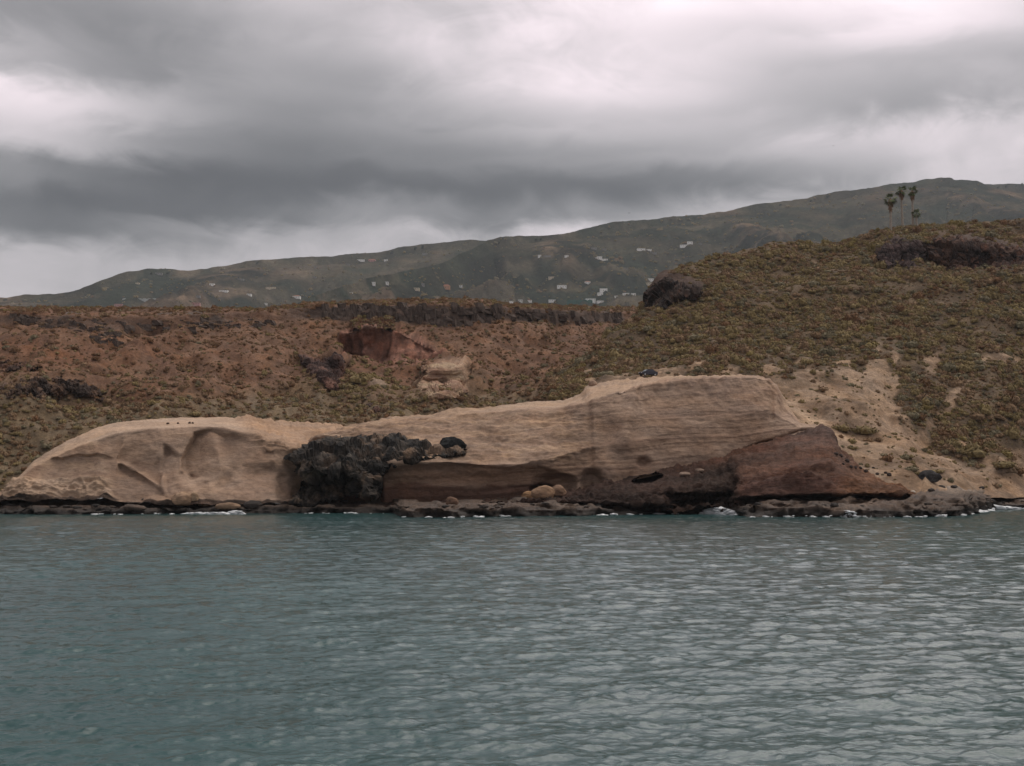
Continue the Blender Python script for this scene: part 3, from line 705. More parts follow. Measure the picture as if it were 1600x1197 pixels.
for s, nm, off in ((ms1, 'mountain_back_slope', 0.), (ms2, 'mountain_main_slope', 5.), (ms3, 'mountain_far_ridge', 9.)):
    P = s.V; n = normals(P)
    rowt = np.linspace(0, 1, P.shape[0])[:, None] * np.ones((1, P.shape[1]))
    crest = 1 - sstep(rowt, 0.55, 0.93)
    gul = ridged(P * np.array([1, .35, .35]), 330, 5, 0.5, off)
    d = -70 * gul * (0.12 + 0.88 * crest) + 16 * fbm(P, 180, 4, off=off) * (0.1 + 0.9 * crest) + 4.5 * fbm(P, 30, 4, off=off) * (0.25 + 0.75 * crest)
    s.V = P + n * d[..., None]
    v = fbm(P, 420, 4, off=off + 2); v2 = fbm(P * np.array([.6, 1, 2.2]), 90, 5, 0.6, off=off + 4)
    c = lerp3((0.024, 0.025, 0.019), (0.105, 0.074, 0.050), sstep(v + 0.8 * v2, -.45, .5))
    c = lerp3(c, (0.16, 0.115, 0.08), sstep(v2 - 0.4 * v, .25, .75) * 0.8)
    c = lerp3(c, (0.018, 0.023, 0.018), sstep(poly_dist(s.px, s.py, [(610, 440), (660, 408), (720, 386), (775, 384), (765, 402), (720, 414), (670, 432)]), -14, 14) * 0.8)  # valley shadow painted dark into the slope colour
    c = lerp3(c, (0.028, 0.036, 0.024), sstep(gul, .35, 1.0) * 0.6)
    # terraced fields
    w1, w2_, cid = worley(P * np.array([1, .6, 1.4]), 95)
    c = lerp3(c, lerp3((0.05, 0.055, 0.034), (0.12, 0.092, 0.066), cid), sstep(cid, 0.62, 0.7) * sstep(-s.py, -475, -440) * 0 + sstep(cid, 0.55, 0.7) * sstep(s.py, 385, 410) * 0.5)
    build_sheet(s, nm, M_FAR, c); FARS.append(s)
T_FAR = bvh(ms1, ms2, ms3)
T_L, T_R = bvh(HILLL), bvh(HILLR)
T_NEAR = bvh(HILLL, HILLR, MAIN, LEFT, RED)
T_CLIFF = bvh(MAIN, LEFT, RED, PLAT)
# ================================================================== ROCK MASSES ON THE SLOPES
def pillow(name, poly, Yf, thick, mat, colf, step=1.4, R=12.0, dispf=None, rough=2.0, label=None, cat='rock'):
    """a rock mass with its own outline that bulges out of the slope and runs back into it"""
    xs = [q[0] for q in poly]; ys = [q[1] for q in poly]
    gx, gy = np.meshgrid(np.arange(min(xs) - 5, max(xs) + 5, step), np.arange(min(ys) - 5, max(ys) + 5, step))
    Y0 = Yf(gx, gy)
    P0 = unproj(gx, gy, Y0)
    sd = poly_dist(gx, gy, poly) + rough * fbm(P0, 1.6, 3)
    b = np.sqrt(np.clip(sd / R, 0, 1))
    Y = Y0 - thick * b + np.where(sd <= 0.3, 2.2, 0)
    V = unproj(gx, gy, Y)
    n = normals(V)
    if dispf is not None: V = V + n * (dispf(V, gx, gy) * b)[..., None]
    nr, nc = gx.shape; Q = grid_quads(nr, nc)
    ok = (sd > -1.2 * step).ravel(); Q = Q[ok[Q].all(1)]
    used, inv = np.unique(Q, return_inverse=True)
    me = mesh_np(name, V.reshape(-1, 3)[used], inv.reshape(Q.shape), colf(V, gx, gy).reshape(-1, 3)[used], smooth=cat == 'tuff')
    o = obj(name, me, mat)
    if label: tag(o, label, cat)
    return o
def surf(tree, off=0.0, default=300.0):
    def f(gx, gy):
        out = np.full(gx.shape, np.nan)
        for i in range(0, gx.shape[0], 3):
            for j in range(0, gx.shape[1], 3):
                h = ray(tree, gx[i, j], gy[i, j])[0]
                if h is not None: out[i:i + 3, j:j + 3] = h.y
        m = np.nanmedian(out); lo, hi = np.nanpercentile(out, 3), np.nanpercentile(out, 97)
        out = np.clip(np.where(np.isnan(out), hi, out), lo, hi)
        return blur(out, 9) + off
    return f
def blocky(sc, a):
    def f(V, gx, gy):
        f1, f2, cid = worley(V * np.array([1, 1, .8]), sc)
        g1, g2, c2 = worley(V, sc * .4)
        return 1.5 * a * (0.9 * (cid - .4) + 0.5 * np.minimum(f2 - f1, .35) + 0.25 * (c2 - .5)) + 0.2 * a * fbm(V, sc, 3)
    return f
def two(ca, cb, sc, off=0., cc=None):
    def f(V, gx, gy):
        c = lerp3(ca, cb, sstep(fbm(V, sc, 4, off=off), -.35, .5))
        if cc is not None: c = lerp3(c, cc, sstep(fbm(V, sc * .5, 3, off=off + 5), .25, .7))
        return c
    return f

LAVA = [(444, 716), (462, 702), (482, 694), (505, 686), (540, 683), (575, 682), (606, 680), (622, 679), (640, 687), (662, 690), (690, 699), (728, 702), (738, 710), (700, 716), (660, 721), (634, 726), (612, 733), (600, 745), (597, 768), (590, 778), (580, 784), (562, 780), (545, 774), (530, 782), (505, 786), (478, 793), (450, 792), (452, 782), (466, 768), (474, 750), (462, 738), (470, 730), (455, 722)]
def lavaY(gx, gy):
    Y = np.interp(gy, [675, 690, 702, 715, 733, 760, 795], [212, 206.5, 203, 200.5, 198.6, 199.5, 196.5])
    Y = Y - 1.5 * sstep(-gx, -560, -500)
    d = poly_dist(gx, gy, [(468, 752), (500, 742), (545, 738), (556, 752), (548, 776), (520, 780), (480, 788), (462, 784)])
    Y = Y + 4.2 * sstep(d, -3, 9)
    Y = Y - 1.6 * np.exp(-(((gx - 578) / 22) ** 2 + ((gy - 760) / 24) ** 2))
    Y = Y - 1.6 * sstep(gx, 610, 650)
    return Y
def lava_col(V, gx, gy):
    c = lerp3((0.020, 0.019, 0.018), (0.072, 0.060, 0.050), sstep(fbm(V, 1.6, 4), -.3, .6))
    c = lerp3(c, (0.14, 0.095, 0.065), sstep(fbm(V, 3.2, 4, off=3.), .05, .5) * (0.45 + 0.55 * sstep(gx, 545, 600)))
    c = lerp3(c, (0.17, 0.125, 0.09), sstep(fbm(V, 2.0, 4, off=13.), .1, .5) * sstep(-gx, -500, -465) * sstep(gy, 728, 738))
    c = lerp3(c, (0.16, 0.115, 0.085), sstep(fbm(V, 1.3, 3, off=8.), .25, .6) * sstep(gx, 630, 680) * 0.7)
    return c
def lava_disp(V, gx, gy):
    f1, f2, cid = worley(V, 2.3); g1, g2, c2 = worley(V, .9)
    return 2.0 * (cid - .5) + 1.0 * np.minimum(f2 - f1, .35) + 0.6 * (c2 - .5) + 0.9 * fbm(V, 3.6, 2)
pillow('lava_outcrop', LAVA, lavaY, 2.6, M_LAVA, lava_col, 2.0, 16, lava_disp, 4.0,
       'black jagged lava mass spilling down between the two tan cliffs to the water', 'lava rock')
DK = two((0.028, 0.022, 0.02), (0.065, 0.046, 0.038), 4, 1., (0.10, 0.055, 0.04))
pillow('rock_outcrop', [(1012, 478), (1010, 464), (1024, 442), (1040, 434), (1062, 446), (1092, 450), (1098, 458), (1088, 468), (1062, 468), (1040, 480), (1024, 482)], surf(T_R, -1.5), 3.6, M_LAVA, DK, 1.2, 9, blocky(3.2, 2.4), 3,
       'dark craggy outcrop at the left shoulder of the right hill', 'outcrop')
pillow('rock_outcrop', [(1366, 400), (1378, 384), (1400, 374), (1440, 376), (1448, 392), (1440, 410), (1424, 424), (1404, 414), (1386, 420), (1374, 412)], surf(T_R, -0.5), 2.6, M_LAVA, two((0.045, 0.033, 0.032), (0.09, 0.06, 0.055), 4, 2.), 1.4, 10, blocky(2.6, 1.8), 4,
       'dark purple-brown outcrop just below the palms', 'outcrop')
pillow('rock_outcrop', [(1446, 384), (1470, 370), (1520, 372), (1560, 380), (1588, 388), (1622, 396), (1630, 425), (1580, 428), (1540, 420), (1500, 424), (1470, 416), (1452, 404)], surf(T_R, -0.5), 2.6, M_LAVA, two((0.05, 0.034, 0.03), (0.11, 0.065, 0.048), 4, 5., (0.15, 0.075, 0.05)), 1.4, 10, blocky(2.8, 1.8), 4,
       'reddish dark rock band under the crest at the right edge', 'outcrop')
pillow('rock_outcrop', [(0, 602), (20, 598), (60, 590), (110, 596), (150, 602), (168, 612), (160, 624), (130, 622), (96, 616), (60, 622), (34, 618), (0, 618), (-40, 616), (-40, 600)], surf(T_L, -0.4), 1.3, M_LAVA, two((0.045, 0.032, 0.027), (0.11, 0.068, 0.048), 3, 1.), 1.4, 9, blocky(1.8, 1.2), 11,
       'long dark broken ledge low on the brown slope at the left edge', 'outcrop')
pillow('rock_outcrop', [(0, 566), (30, 566), (62, 570), (66, 576), (40, 580), (10, 582), (-30, 580), (-30, 568)], surf(T_L, -0.6), 1.4, M_LAVA, two((0.05, 0.03, 0.024), (0.11, 0.06, 0.04), 4, 3.), 1.4, 7, blocky(1.8, 1.2), 7,
       'short dark red ledge above the long ledge at the left edge', 'outcrop')
pillow('rock_outcrop', [(464, 554), (474, 552), (492, 562), (512, 560), (524, 550), (534, 556), (540, 572), (536, 590), (528, 600), (532, 612), (514, 610), (502, 596), (484, 584), (472, 570)], surf(T_L, -0.8), 2.2, M_LAVA, two((0.055, 0.034, 0.03), (0.12, 0.065, 0.05), 4, 6.), 1.4, 9, blocky(2.6, 1.4), 2,
       'dark brown overhanging crag on the near side of the red alcove', 'outcrop')
pillow('rock_outcrop', [(566, 634), (580, 630), (596, 636), (600, 642), (584, 644)], surf(T_L, -0.6), 1.0, M_LAVA, two((0.03, 0.02, 0.018), (0.08, 0.045, 0.035), 3, 6.), 1.3, 6, blocky(1.6, 1.0), 1,
       'small dark hollow-edged rock in the scrub below the alcove', 'outcrop')
pillow('tuff_exposure', [(652, 606), (660, 584), (656, 572), (690, 564), (722, 571), (722, 584), (726, 592), (726, 604), (732, 612), (712, 622), (672, 626), (660, 616)], surf(T_L, -0.5), 2.0, M_TUFF,
       lambda V, gx, gy: lerp3((0.37, 0.265, 0.175), (0.25, 0.15, 0.10), sstep(ridged(V * np.array([.2, .2, 1]), 2.2, 2), .3, 1.1)), 1.4, 9,
       lambda V, gx, gy: 0.7 * ridged(V * np.array([.25, .25, 1]), 2.4, 3) + 0.5 * fbm(V, 3, 3) + 0.4 * fbm(V * np.array([1, 1, .15]), 1.5, 2) * (gy > 606), 1.5,
       'pale pinkish tuff face set in the brown scrub of the ravine', 'outcrop')

# basalt blocks standing along the rim of the plateau
def block_mesh(seed):
    r = random.Random(seed)
    import bmesh
    bm = bmesh.new(); bmesh.ops.create_cube(bm, size=1.0)
    bmesh.ops.subdivide_edges(bm, edges=bm.edges[:], cuts=1, use_grid_fill=True)
    for v in bm.verts:
        v.co.x *= 1 - 0.16 * (v.co.z + .5); v.co.y *= 1 - 0.2 * (v.co.z + .5)
        v.co += Vector((r.uniform(-.13, .13), r.uniform(-.13, .13), r.uniform(-.1, .1)))
    me = bpy.data.meshes.new('basalt_block'); bm.to_mesh(me); bm.free(); me.materials.append(M_BASALT)
    return me
BLK = [block_mesh(i) for i in range(9)]
rr = random.Random(3)
def rim(px0, px1, top, bot, nrow, dens, hmin, hmax):
    px = px0
    while px < px1:
        w = rr.uniform(7, 19)
        for k in range(nrow):
            if rr.random() > dens: continue
            t = (k + rr.uniform(.1, .9)) / nrow
            py = np.interp(px, *zip(*top)) * (1 - t) + np.interp(px, *zip(*bot)) * t
            h = ray(T_L, px, py)[0]
            if h is None or h.y > 520: continue
            s = h.y / F
            o = bpy.data.objects.new('basalt_block', rr.choice(BLK)); link(o, HILLL.o)
            o.location = h + Vector((0, 0.3, -0.2 * s * 8))
            o.scale = (w * s * rr.uniform(.8, 1.15), w * s * rr.uniform(.6, 1.0), rr.uniform(hmin, hmax) * s)
            o.rotation_euler = (rr.uniform(-.15, .15), rr.uniform(-.12, .12), rr.uniform(-.7, .7))
        px += w * 0.6
rim(502, 790, [(502, 480), (560, 478), (640, 477), (700, 476), (760, 476), (790, 480)], [(502, 496), (560, 498), (640, 502), (700, 512), (740, 508), (790, 500)], 2, 0.92, 8, 20)
rim(790, 968, [(790, 482), (850, 484), (900, 486), (968, 491)], [(790, 498), (850, 502), (900, 506), (968, 505)], 2, 0.72, 6, 14)
rim(20, 200, [(20, 494), (60, 494), (120, 500), (200, 500)], [(20, 500), (60, 512), (120, 520), (200, 524)], 2, 0.6, 5, 13)
rim(140, 190, [(140, 515), (190, 518)], [(140, 532), (190, 540)], 2, 0.7, 6, 14)
rim(200, 430, [(200, 499), (260, 496), (330, 500), (430, 500)], [(200, 514), (260, 518), (330, 514), (430, 510)], 2, 0.42, 4, 11)

# ------------------------------------------------------------------ boulders
import bmesh
def ico(sub):
    bm = bmesh.new(); bmesh.ops.create_icosphere(bm, subdivisions=sub, radius=1.0)
    V = np.array([v.co[:] for v in bm.verts]); T = np.array([[v.index for v in f.verts] for f in bm.faces]); bm.free()
    return V, T
ICO = {k: ico(k) for k in (1, 2, 3, 4)}
_bn = [0]
def boulder(name, px, py, w, h, col, mat, label, tree=None, sub=3, depth=0.8, group=None, cat='boulder', angular=0.5):
    hit = ray(tree or T_CLIFF, px, py)[0]
    if hit is None: return None
    s = hit.y / F
    _bn[0] += 1; off = _bn[0] * 3.7
    V, T = ICO[sub]
    f1, f2, cid = worley(V * 1.0 + off, 0.9)
    r = 1 + angular * 0.35 * (cid - .5) + 0.16 * fbm(V, 1.1, 3, off=off) + 0.05 * fbm(V, .35, 2, off=off)
    A = V * r[:, None]
    A[:, 2] = np.where(A[:, 2] < -0.55, -0.55 + 0.3 * (A[:, 2] + .55), A[:, 2])
    A = A * np.array([w * s / 2, depth * (w + h) * s / 4, h * s / 1.55])
    vv = fbm(A, 0.9, 3, off=off)
    c = np.asarray(col) * (1 + 0.25 * vv)[:, None]
    me = mesh_np(name, A, T, c, smooth=sub > 2 and angular < 1)
    o = obj(name, me, mat)
    o.location = hit + Vector((0, 0.15 * w * s, 0.52 * h * s / 1.55))
    o.rotation_euler = (0, 0, rr.uniform(-.4, .4))
    tag(o, label, cat, group)
    return o
BLK_, TAN_, ORG_ = (0.022, 0.023, 0.023), (0.33, 0.22, 0.145), (0.34, 0.205, 0.11)
boulder('boulder', 704, 703, 46, 24, BLK_, M_LAVA, 'big black boulder lying alone on the tan slope beside the lava', T_NEAR, 3, angular=1.6)
boulder('boulder', 826, 778, 22, 10, ORG_, M_TUFF, 'low orange boulder, leftmost of three at the cave mouth', sub=4)
boulder('boulder', 848, 778, 36, 18, (0.30, 0.19, 0.12), M_TUFF, 'large angular orange-tan boulder in the middle of three at the cave mouth', sub=4)
boulder('boulder', 872, 774, 24, 16, (0.26, 0.165, 0.11), M_TUFF, 'rounded brownish boulder, rightmost of three at the cave mouth', sub=4)
boulder('boulder', 706, 788, 20, 12, (0.21, 0.13, 0.09), M_RED, 'small rounded brown boulder under the long hollow of the tan cliff')
boulder('boulder', 284, 788, 40, 19, TAN_, M_TUFF, 'biggest tan boulder fallen at the foot of the tan headland', sub=4)
boulder('boulder', 303, 782, 15, 13, (0.36, 0.25, 0.165), M_TUFF, 'upright pale tan block leaning on the biggest fallen boulder')
boulder('boulder', 325, 790, 34, 17, (0.32, 0.21, 0.135), M_TUFF, 'flat-topped tan boulder between the fallen boulders and the foam', sub=4)
boulder('boulder', 354, 795, 38, 10, (0.25, 0.17, 0.115), M_TUFF, 'low tan slab lying at the waterline below the headland')
boulder('boulder', 262, 792, 24, 13, (0.14, 0.10, 0.07), M_DARK, 'dull brown rock left of the biggest fallen boulder')
boulder('boulder', 224, 791, 20, 12, (0.05, 0.04, 0.034), M_DARK, 'dark rock at the foot of the headland below the sharp scar')
boulder('boulder', 206, 797, 40, 9, (0.10, 0.072, 0.055), M_DARK, 'long low brown slab by the water left of the fallen boulders')
boulder('boulder', 393, 794, 30, 12, (0.04, 0.032, 0.028), M_DARK, 'dark rock at the waterline right of the tan slab')
boulder('boulder', 1070, 743, 18, 6, (0.30, 0.22, 0.17), M_TUFF, 'pale flat slab on the dark ledge right of the sea cave', T_CLIFF)
boulder('boulder', 1094, 737, 15, 5, (0.30, 0.22, 0.17), M_TUFF, 'smaller pale slab on the dark ledge below the tan cliff', T_CLIFF)
boulder('boulder', 1454, 752, 34, 17, (0.045, 0.042, 0.042), M_LAVA, 'dark grey boulder on the pale ground above the right shore', T_R, 4)
boulder('boulder', 1427, 771, 8, 5, (0.55, 0.48, 0.4), M_TUFF, 'whitish stone at the right end of the red bank', T_R)
boulder('boulder', 926, 603, 14, 10, (0.36, 0.25, 0.18), M_TUFF, 'pale block on the rim where the tan cliff steps up', T_NEAR)
for k, (px, py, w) in enumerate([(1307, 711, 6), (1314, 714, 6), (1324, 722, 7), (1318, 726, 4), (1330, 731, 5), (1337, 732, 5), (1345, 733, 5), (1353, 738, 6), (1365, 732, 4), (1371, 742, 5), (1384, 740, 5), (1390, 744, 7)]):
    boulder('stone', px, py, w * 1.15, w * .8, (0.05, 0.035, 0.03), M_DARK, '%s dark stone on the ochre slope, %s from the red peak in its line' % ('bigger' if w > 5.5 else 'small', ['first', 'second', 'third', 'fourth', 'fifth', 'sixth', 'seventh', 'eighth', 'ninth', 'tenth', 'eleventh', 'last'][k]), T_NEAR, 2, group='dark stones on the ochre slope', cat='stone')
for k, (px, py, w) in enumerate([(262, 663, 5), (278, 662.5, 4), (296, 662, 5), (301, 662, 4)]):
    boulder('stone', px, py, w, w * .7, (0.08, 0.05, 0.035), M_DARK, 'tiny dark stone on the smooth headland top, %s of four' % ['leftmost', 'second from left', 'third from left', 'rightmost'][k], T_NEAR, 2, group='dark stones on the headland top', cat='stone')
SL = [(40, 'under the left tip of the headland'), (120, 'under the pale lower blocks of the headland'), (190, 'left of the fallen tan boulders'), (410, 'right of the low tan slab'), (450, 'at the left foot of the lava'), (510, 'below the lava cave'), (580, 'at the right foot of the lava'), (650, 'at the left end of the long shelf'), (710, 'below the small brown boulder'), (770, 'below the long hollow'), (850, 'below the orange boulders'),
      (920, 'left of the sea cave'), (980, 'below the sea cave'), (1180, 'just right of the breaking wave'), (1240, 'below the left half of the red bank'), (1325, 'by the white trickles'), (1390, 'below the right tip of the red bank'), (1440, 'below the dark grey boulder'), (1500, 'on the shelf left of the right surf'), (1570, 'beside the right surf')]
def shore_label(px, w):
    t = min(SL, key=lambda q: abs(q[0] - px))
    return '%s dark wet rock on the shore shelf, %s' % ('larger' if w > 10.5 else 'small', t[1])
for k in range(46):
    px = rr.choice([rr.uniform(640, 1000), rr.uniform(1170, 1500), rr.uniform(1440, 1600), rr.uniform(400, 600), rr.uniform(0, 200)])
    py = np.interp(px, [q[0] for q in EDGE], [q[1] for q in EDGE]) - rr.uniform(0.5, 9)
    w = rr.uniform(6, 15)
    boulder('shore_rock', px, py, w, w * rr.uniform(.22, .38), [(0.045, 0.034, 0.028), (0.075, 0.055, 0.042), (0.03, 0.025, 0.022)][k % 3], M_DARK, shore_label(px, w), T_CLIFF, 2, group='dark rocks along the shore shelf', cat='rock')
for k, (px, py, w) in enumerate([(1492, 763, 12), (1510, 762, 10), (1472, 764, 14), (1535, 764, 9), (1590, 766, 16), (1456, 768, 12), (1550, 787, 16), (1562, 790, 12), (1535, 796, 20)]):
    boulder('beach_rock', px, py, w, w * .45, (0.05, 0.04, 0.034), M_DARK, 'dark flat rock at the right beach, ' + ['in the middle of the upper row', 'right of the middle of the upper row', 'second from left in the upper row', 'fourth in the upper row', 'at the right edge', 'leftmost in the upper row', 'beside the surf', 'right beside the surf tip', 'at the water left of the surf'][k], None, 2, group='dark rocks at the right beach', cat='rock')

# ================================================================== SHRUBS
def shrub_mat(name, c, c2):
    m, nt, b = new_mat(name)
    oi = nt.nodes.new('ShaderNodeObjectInfo')
    n = noise(nt, obj_vec(nt), 3.0, 4, 0.6)
    k = maprange(nt, n.outputs['Fac'], .35, .65, 0, 1)
    cc = mix(nt, k, c, c2)
    v = maprange(nt, oi.outputs['Random'], 0, 1, 0.8, 1.2, False)
    nt.links.new(mix(nt, 1.0, cc, v.k, 'MULTIPLY'), b.inputs['Base Color'])
    b.inputs['Roughness'].default_value = 0.9; b.inputs['Specular IOR Level'].default_value = 0.1
    return m
KINDS_ = [('olive-green', (0.165, 0.126, 0.062), (0.25, 0.188, 0.09)), ('grey-green', (0.14, 0.122, 0.076), (0.215, 0.182, 0.116)),
          ('dry brown', (0.17, 0.112, 0.068), (0.26, 0.172, 0.102)), ('russet', (0.13, 0.074, 0.042), (0.20, 0.112, 0.058)),
          ('yellow-green', (0.165, 0.128, 0.050), (0.24, 0.18, 0.075))]
def shrub_mesh(seed, flat):
    r = np.random.default_rng(seed)
    nl = r.integers(4, 7)
    cen = np.stack([r.uniform(-.5, .5, nl), r.uniform(-.5, .5, nl), r.uniform(0, .18, nl)], -1); cen[0] = 0
    rad = r.uniform(.42, .62, nl)
    V, Q = [], []
    nf = 170
    for i in range(nf):
        k = r.integers(0, nl)
        d = r.normal(size=3); d[2] = abs(d[2]) * 0.9 - 0.12; d /= np.linalg.norm(d)
        p = cen[k] + d * rad[k] * r.uniform(.82, 1.08)
        nrm = d + r.normal(size=3) * .45; nrm /= np.linalg.norm(nrm)
        a = np.cross(nrm, r.normal(size=3)); a /= np.linalg.norm(a); b = np.cross(nrm, a)
        s = r.uniform(.09, .17)
        i0 = len(V)
        V += [p - a * s, p - b * s * .6, p + a * s + nrm * s * .3, p + b * s * .6]
        Q.append([i0, i0 + 1, i0 + 2, i0 + 3])
    V = np.array(V)
    for k in range(nl):                              # twiggy body inside the leaves
        I, T = ICO[1]
        n0 = len(V); V = np.concatenate([V, cen[k] + I * rad[k] * .84])
        for t in T: Q.append([n0 + t[0], n0 + t[1], n0 + t[2], n0 + t[2]])
    V[:, 2] *= flat; V[:, 2] = np.maximum(V[:, 2], -0.2)
    me = bpy.data.meshes.new('shrub')
    me.from_pydata(V.tolist(), [], [q if q[2] != q[3] else q[:3] for q in Q])
    return me
SRC = bpy.data.collections.new('shrub_sources')      # not linked to the scene
SHRUB = []
for ki, (nm, ca, cb) in enumerate(KINDS_):
    m = shrub_mat('shrub_' + nm.replace('-', '_').replace(' ', '_'), ca, cb)
    for j in range(3):
        me = shrub_mesh(ki * 10 + j, 1.15 + 0.2 * j); me.materials.append(m)
        o = bpy.data.objects.new('source_%02d' % (ki * 3 + j), me); SRC.objects.link(o); SHRUB.append(me)

def scatter_pts(s, n, dens, rng):
    """points on a sheet, even over its true area times a density"""
    V = s.V
    a = np.linalg.norm(np.cross(V[1:, :-1] - V[:-1, :-1], V[:-1, 1:] - V[:-1, :-1]), axis=-1)
    w = a * dens[:-1, :-1]
    tot = w.sum(); p = (w / tot).ravel()
    idx = rng.choice(p.size, n, p=p); i, j = np.divmod(idx, V.shape[1] - 1)
    u, t = rng.random(n)[:, None], rng.random(n)[:, None]
    return V[i, j] * (1 - u) * (1 - t) + V[i, j + 1] * u * (1 - t) + V[i + 1, j] * (1 - u) * t + V[i + 1, j + 1] * u * t, i, j
rg = np.random.default_rng(21)
PTS, SCL, KND, ZON = [], [], [], []
def add(pts, sc, kind, zone):
    PTS.append(pts); SCL.append(sc); KND.append(kind); ZON.append(np.full(len(pts), zone))
def pick(rng, probs):
    cum = np.cumsum(probs, axis=1); cum /= cum[:, -1:]
    return (rng.random(len(probs))[:, None] > cum).sum(1)
# right hill
s = HILLR
wn = fbm(s.V, 9, 3, off=31.)
dens = (1 - s.bare) * (0.3 + 0.85 * sstep(wn, -.4, .3)) + 0.10 * s.bare
ROCKS_R = [[(1012, 478), (1010, 464), (1024, 442), (1040, 434), (1062, 446), (1092, 450), (1098, 458), (1088, 468), (1062, 468), (1040, 480), (1024, 482)], [(1366, 400), (1378, 384), (1400, 374), (1440, 376), (1448, 392), (1440, 410), (1424, 424), (1404, 414), (1386, 420), (1374, 412)], [(1446, 384), (1470, 370), (1520, 372), (1560, 380), (1588, 388), (1622, 396), (1630, 425), (1580, 428), (1540, 420), (1500, 424), (1470, 416), (1452, 404)]]
for q in ROCKS_R: dens = dens * (0.06 + 0.94 * sstep(-poly_dist(s.px, s.py, q), -2, 4))
dens = dens * (s.px < 1750) * (np.arange(s.px.shape[0]) < s.px.shape[0] - 5)[:, None] * sstep(-s.py, -772, -752)
pts, i, j = scatter_pts(s, 36000, dens, rg)
py = s.py[i, j]; px = s.px[i, j]
up = sstep(-py, -420, -370); z = fbm(pts, 25, 3, off=12.)
pr = np.stack([0.42 + 0.2 * z, 0.16 + 0.1 * z, 0.28 - 0.2 * z, 0.07 + 0 * z + 0.08 * up, 0.03 + 0.2 * up + 0 * z], -1).clip(.01)
k = pick(rg, pr)
b = s.bare[i, j]
sc = (rg.lognormal(0.0, 0.52, len(pts)) * 0.50).clip(.2, 2.2) * (1 - 0.4 * b)
add(pts, sc, k, np.where(True, 0, 0))
ZON[-1] = np.where(b > .5, 1, 0)
# ravine hillside
s = HILLL
wn = fbm(s.V, 8, 3, off=41.)
nrow = s.px.shape[0]
wallm = (sstep(poly_dist(s.px, s.py, [(528, 518), (560, 510), (585, 505), (612, 510), (650, 522), (700, 546), (690, 558), (640, 563), (560, 563), (530, 560)]), -1, 2))
d_ = 0.45 + 0.4 * sstep(wn, -.4, .4) + 0.5 * sstep(s.py, 600, 650) + 1.1 * (1 - sstep(s.py, 484, 492))
d_ = d_ * (1 - wallm) * (1 - 0.9 * sstep(-poly_dist(s.px, s.py, [(652, 606), (660, 584), (656, 572), (690, 564), (722, 571), (726, 604), (712, 622), (672, 626)]), 2, -2))
rimm = sstep(s.py, np.interp(s.px, [20, 200, 500, 640, 790, 968], [493, 499, 480, 477, 481, 490]) - 1, np.interp(s.px, [20, 200, 500, 640, 790, 968], [494, 500, 482, 479, 483, 492])) * (1 - sstep(s.py, np.interp(s.px, [20, 120, 200, 500, 700, 790, 968], [504, 520, 516, 494, 508, 499, 504]), np.interp(s.px, [20, 120, 200, 500, 700, 790, 968], [508, 524, 520, 500, 514, 504, 508])))
d_ = d_ * (1 - rimm * np.interp(s.px, [0, 200, 440, 500, 970, 980], [.6, .5, .4, .93, .93, .3]))
for q in ([(652, 606), (656, 572), (690, 562), (724, 571), (732, 612), (712, 622), (672, 628)], [(464, 554), (474, 552), (512, 560), (534, 556), (540, 572), (532, 612), (502, 596), (472, 570)]): d_ = d_ * (0.05 + 0.95 * sstep(-poly_dist(s.px, s.py, q), -2, 3))
d_ = d_ * (s.px > -200) * (np.arange(nrow) < nrow - 3)[:, None]
pts, i, j = scatter_pts(s, 52000, d_, rg)
py = s.py[i, j]; px = s.px[i, j]
low = sstep(py, 575, 640); top = 1 - sstep(py, 486, 494); ctr = np.exp(-((px - 570) / 60) ** 2 - ((py - 590) / 25) ** 2); rightp = sstep(px, 420, 800)
z = fbm(pts, 25, 3, off=15.)
pr = np.stack([0.05 + 0.3 * low + 4.0 * ctr + 0.12 * rightp, 0.05 + 0.12 * low + 0.06 * rightp, 0.55 + 0.2 * z, 0.36 - 0.2 * low + 0.2 * top * (1 + z), 0.01 + 0.16 * top + 0.2 * ctr], -1).clip(.01)
k = pick(rg, pr)
sc = (rg.lognormal(0.0, 0.40, len(pts)) * (0.42 + 0.12 * low + 0.35 * ctr)).clip(.2, 1.7)
add(pts, sc, k, 2); ZON[-1] = np.where(top > .5, 3, 2)
PT = np.concatenate(PTS); SC = np.concatenate(SCL); KD = np.concatenate(KND); ZN = np.concatenate(ZON)

# the ones that show largest are individuals
qx, qy = proj(PT + np.array([0, 0, .4])[None] * SC[:, None])
size = SC * F / PT[:, 1]
inside = (qx > 4) & (qx < 1596) & (qy > 200) & (qy < 790)
order = np.argsort(-size * inside)
chosen = []
for q in order:
    if len(chosen) >= 285: break
    p = Vector(PT[q]) + Vector((0, 0, 0.75 * SC[q])); dv = p - CAM
    h = T_NEAR.ray_cast(CAM, dv.normalized())
    if h[0] is None or h[3] > dv.length - 1.5 * SC[q]: chosen.append(q)
ZL = [('the thick scrub of the right hill', 'right hill scrub'), ('bare pale ground above the right shore', 'shrubs on bare pale ground'), ('the brown slope of the ravine', 'ravine slope shrubs'), ('the flat plateau rim above the ravine', 'plateau rim shrubs')]
def shrub_obj(p, s, kind, label, group, sq=1.0):
    o = bpy.data.objects.new('shrub', SHRUB[kind * 3 + rr.randrange(3)]); link(o)
    o.location = p; o.scale = (s * rr.uniform(.9, 1.15), s * rr.uniform(.9, 1.15), s * rr.uniform(.75, 1.0) * sq); o.rotation_euler = (0, 0, rr.uniform(0, 6.28))
    return tag(o, label, 'shrub', group)
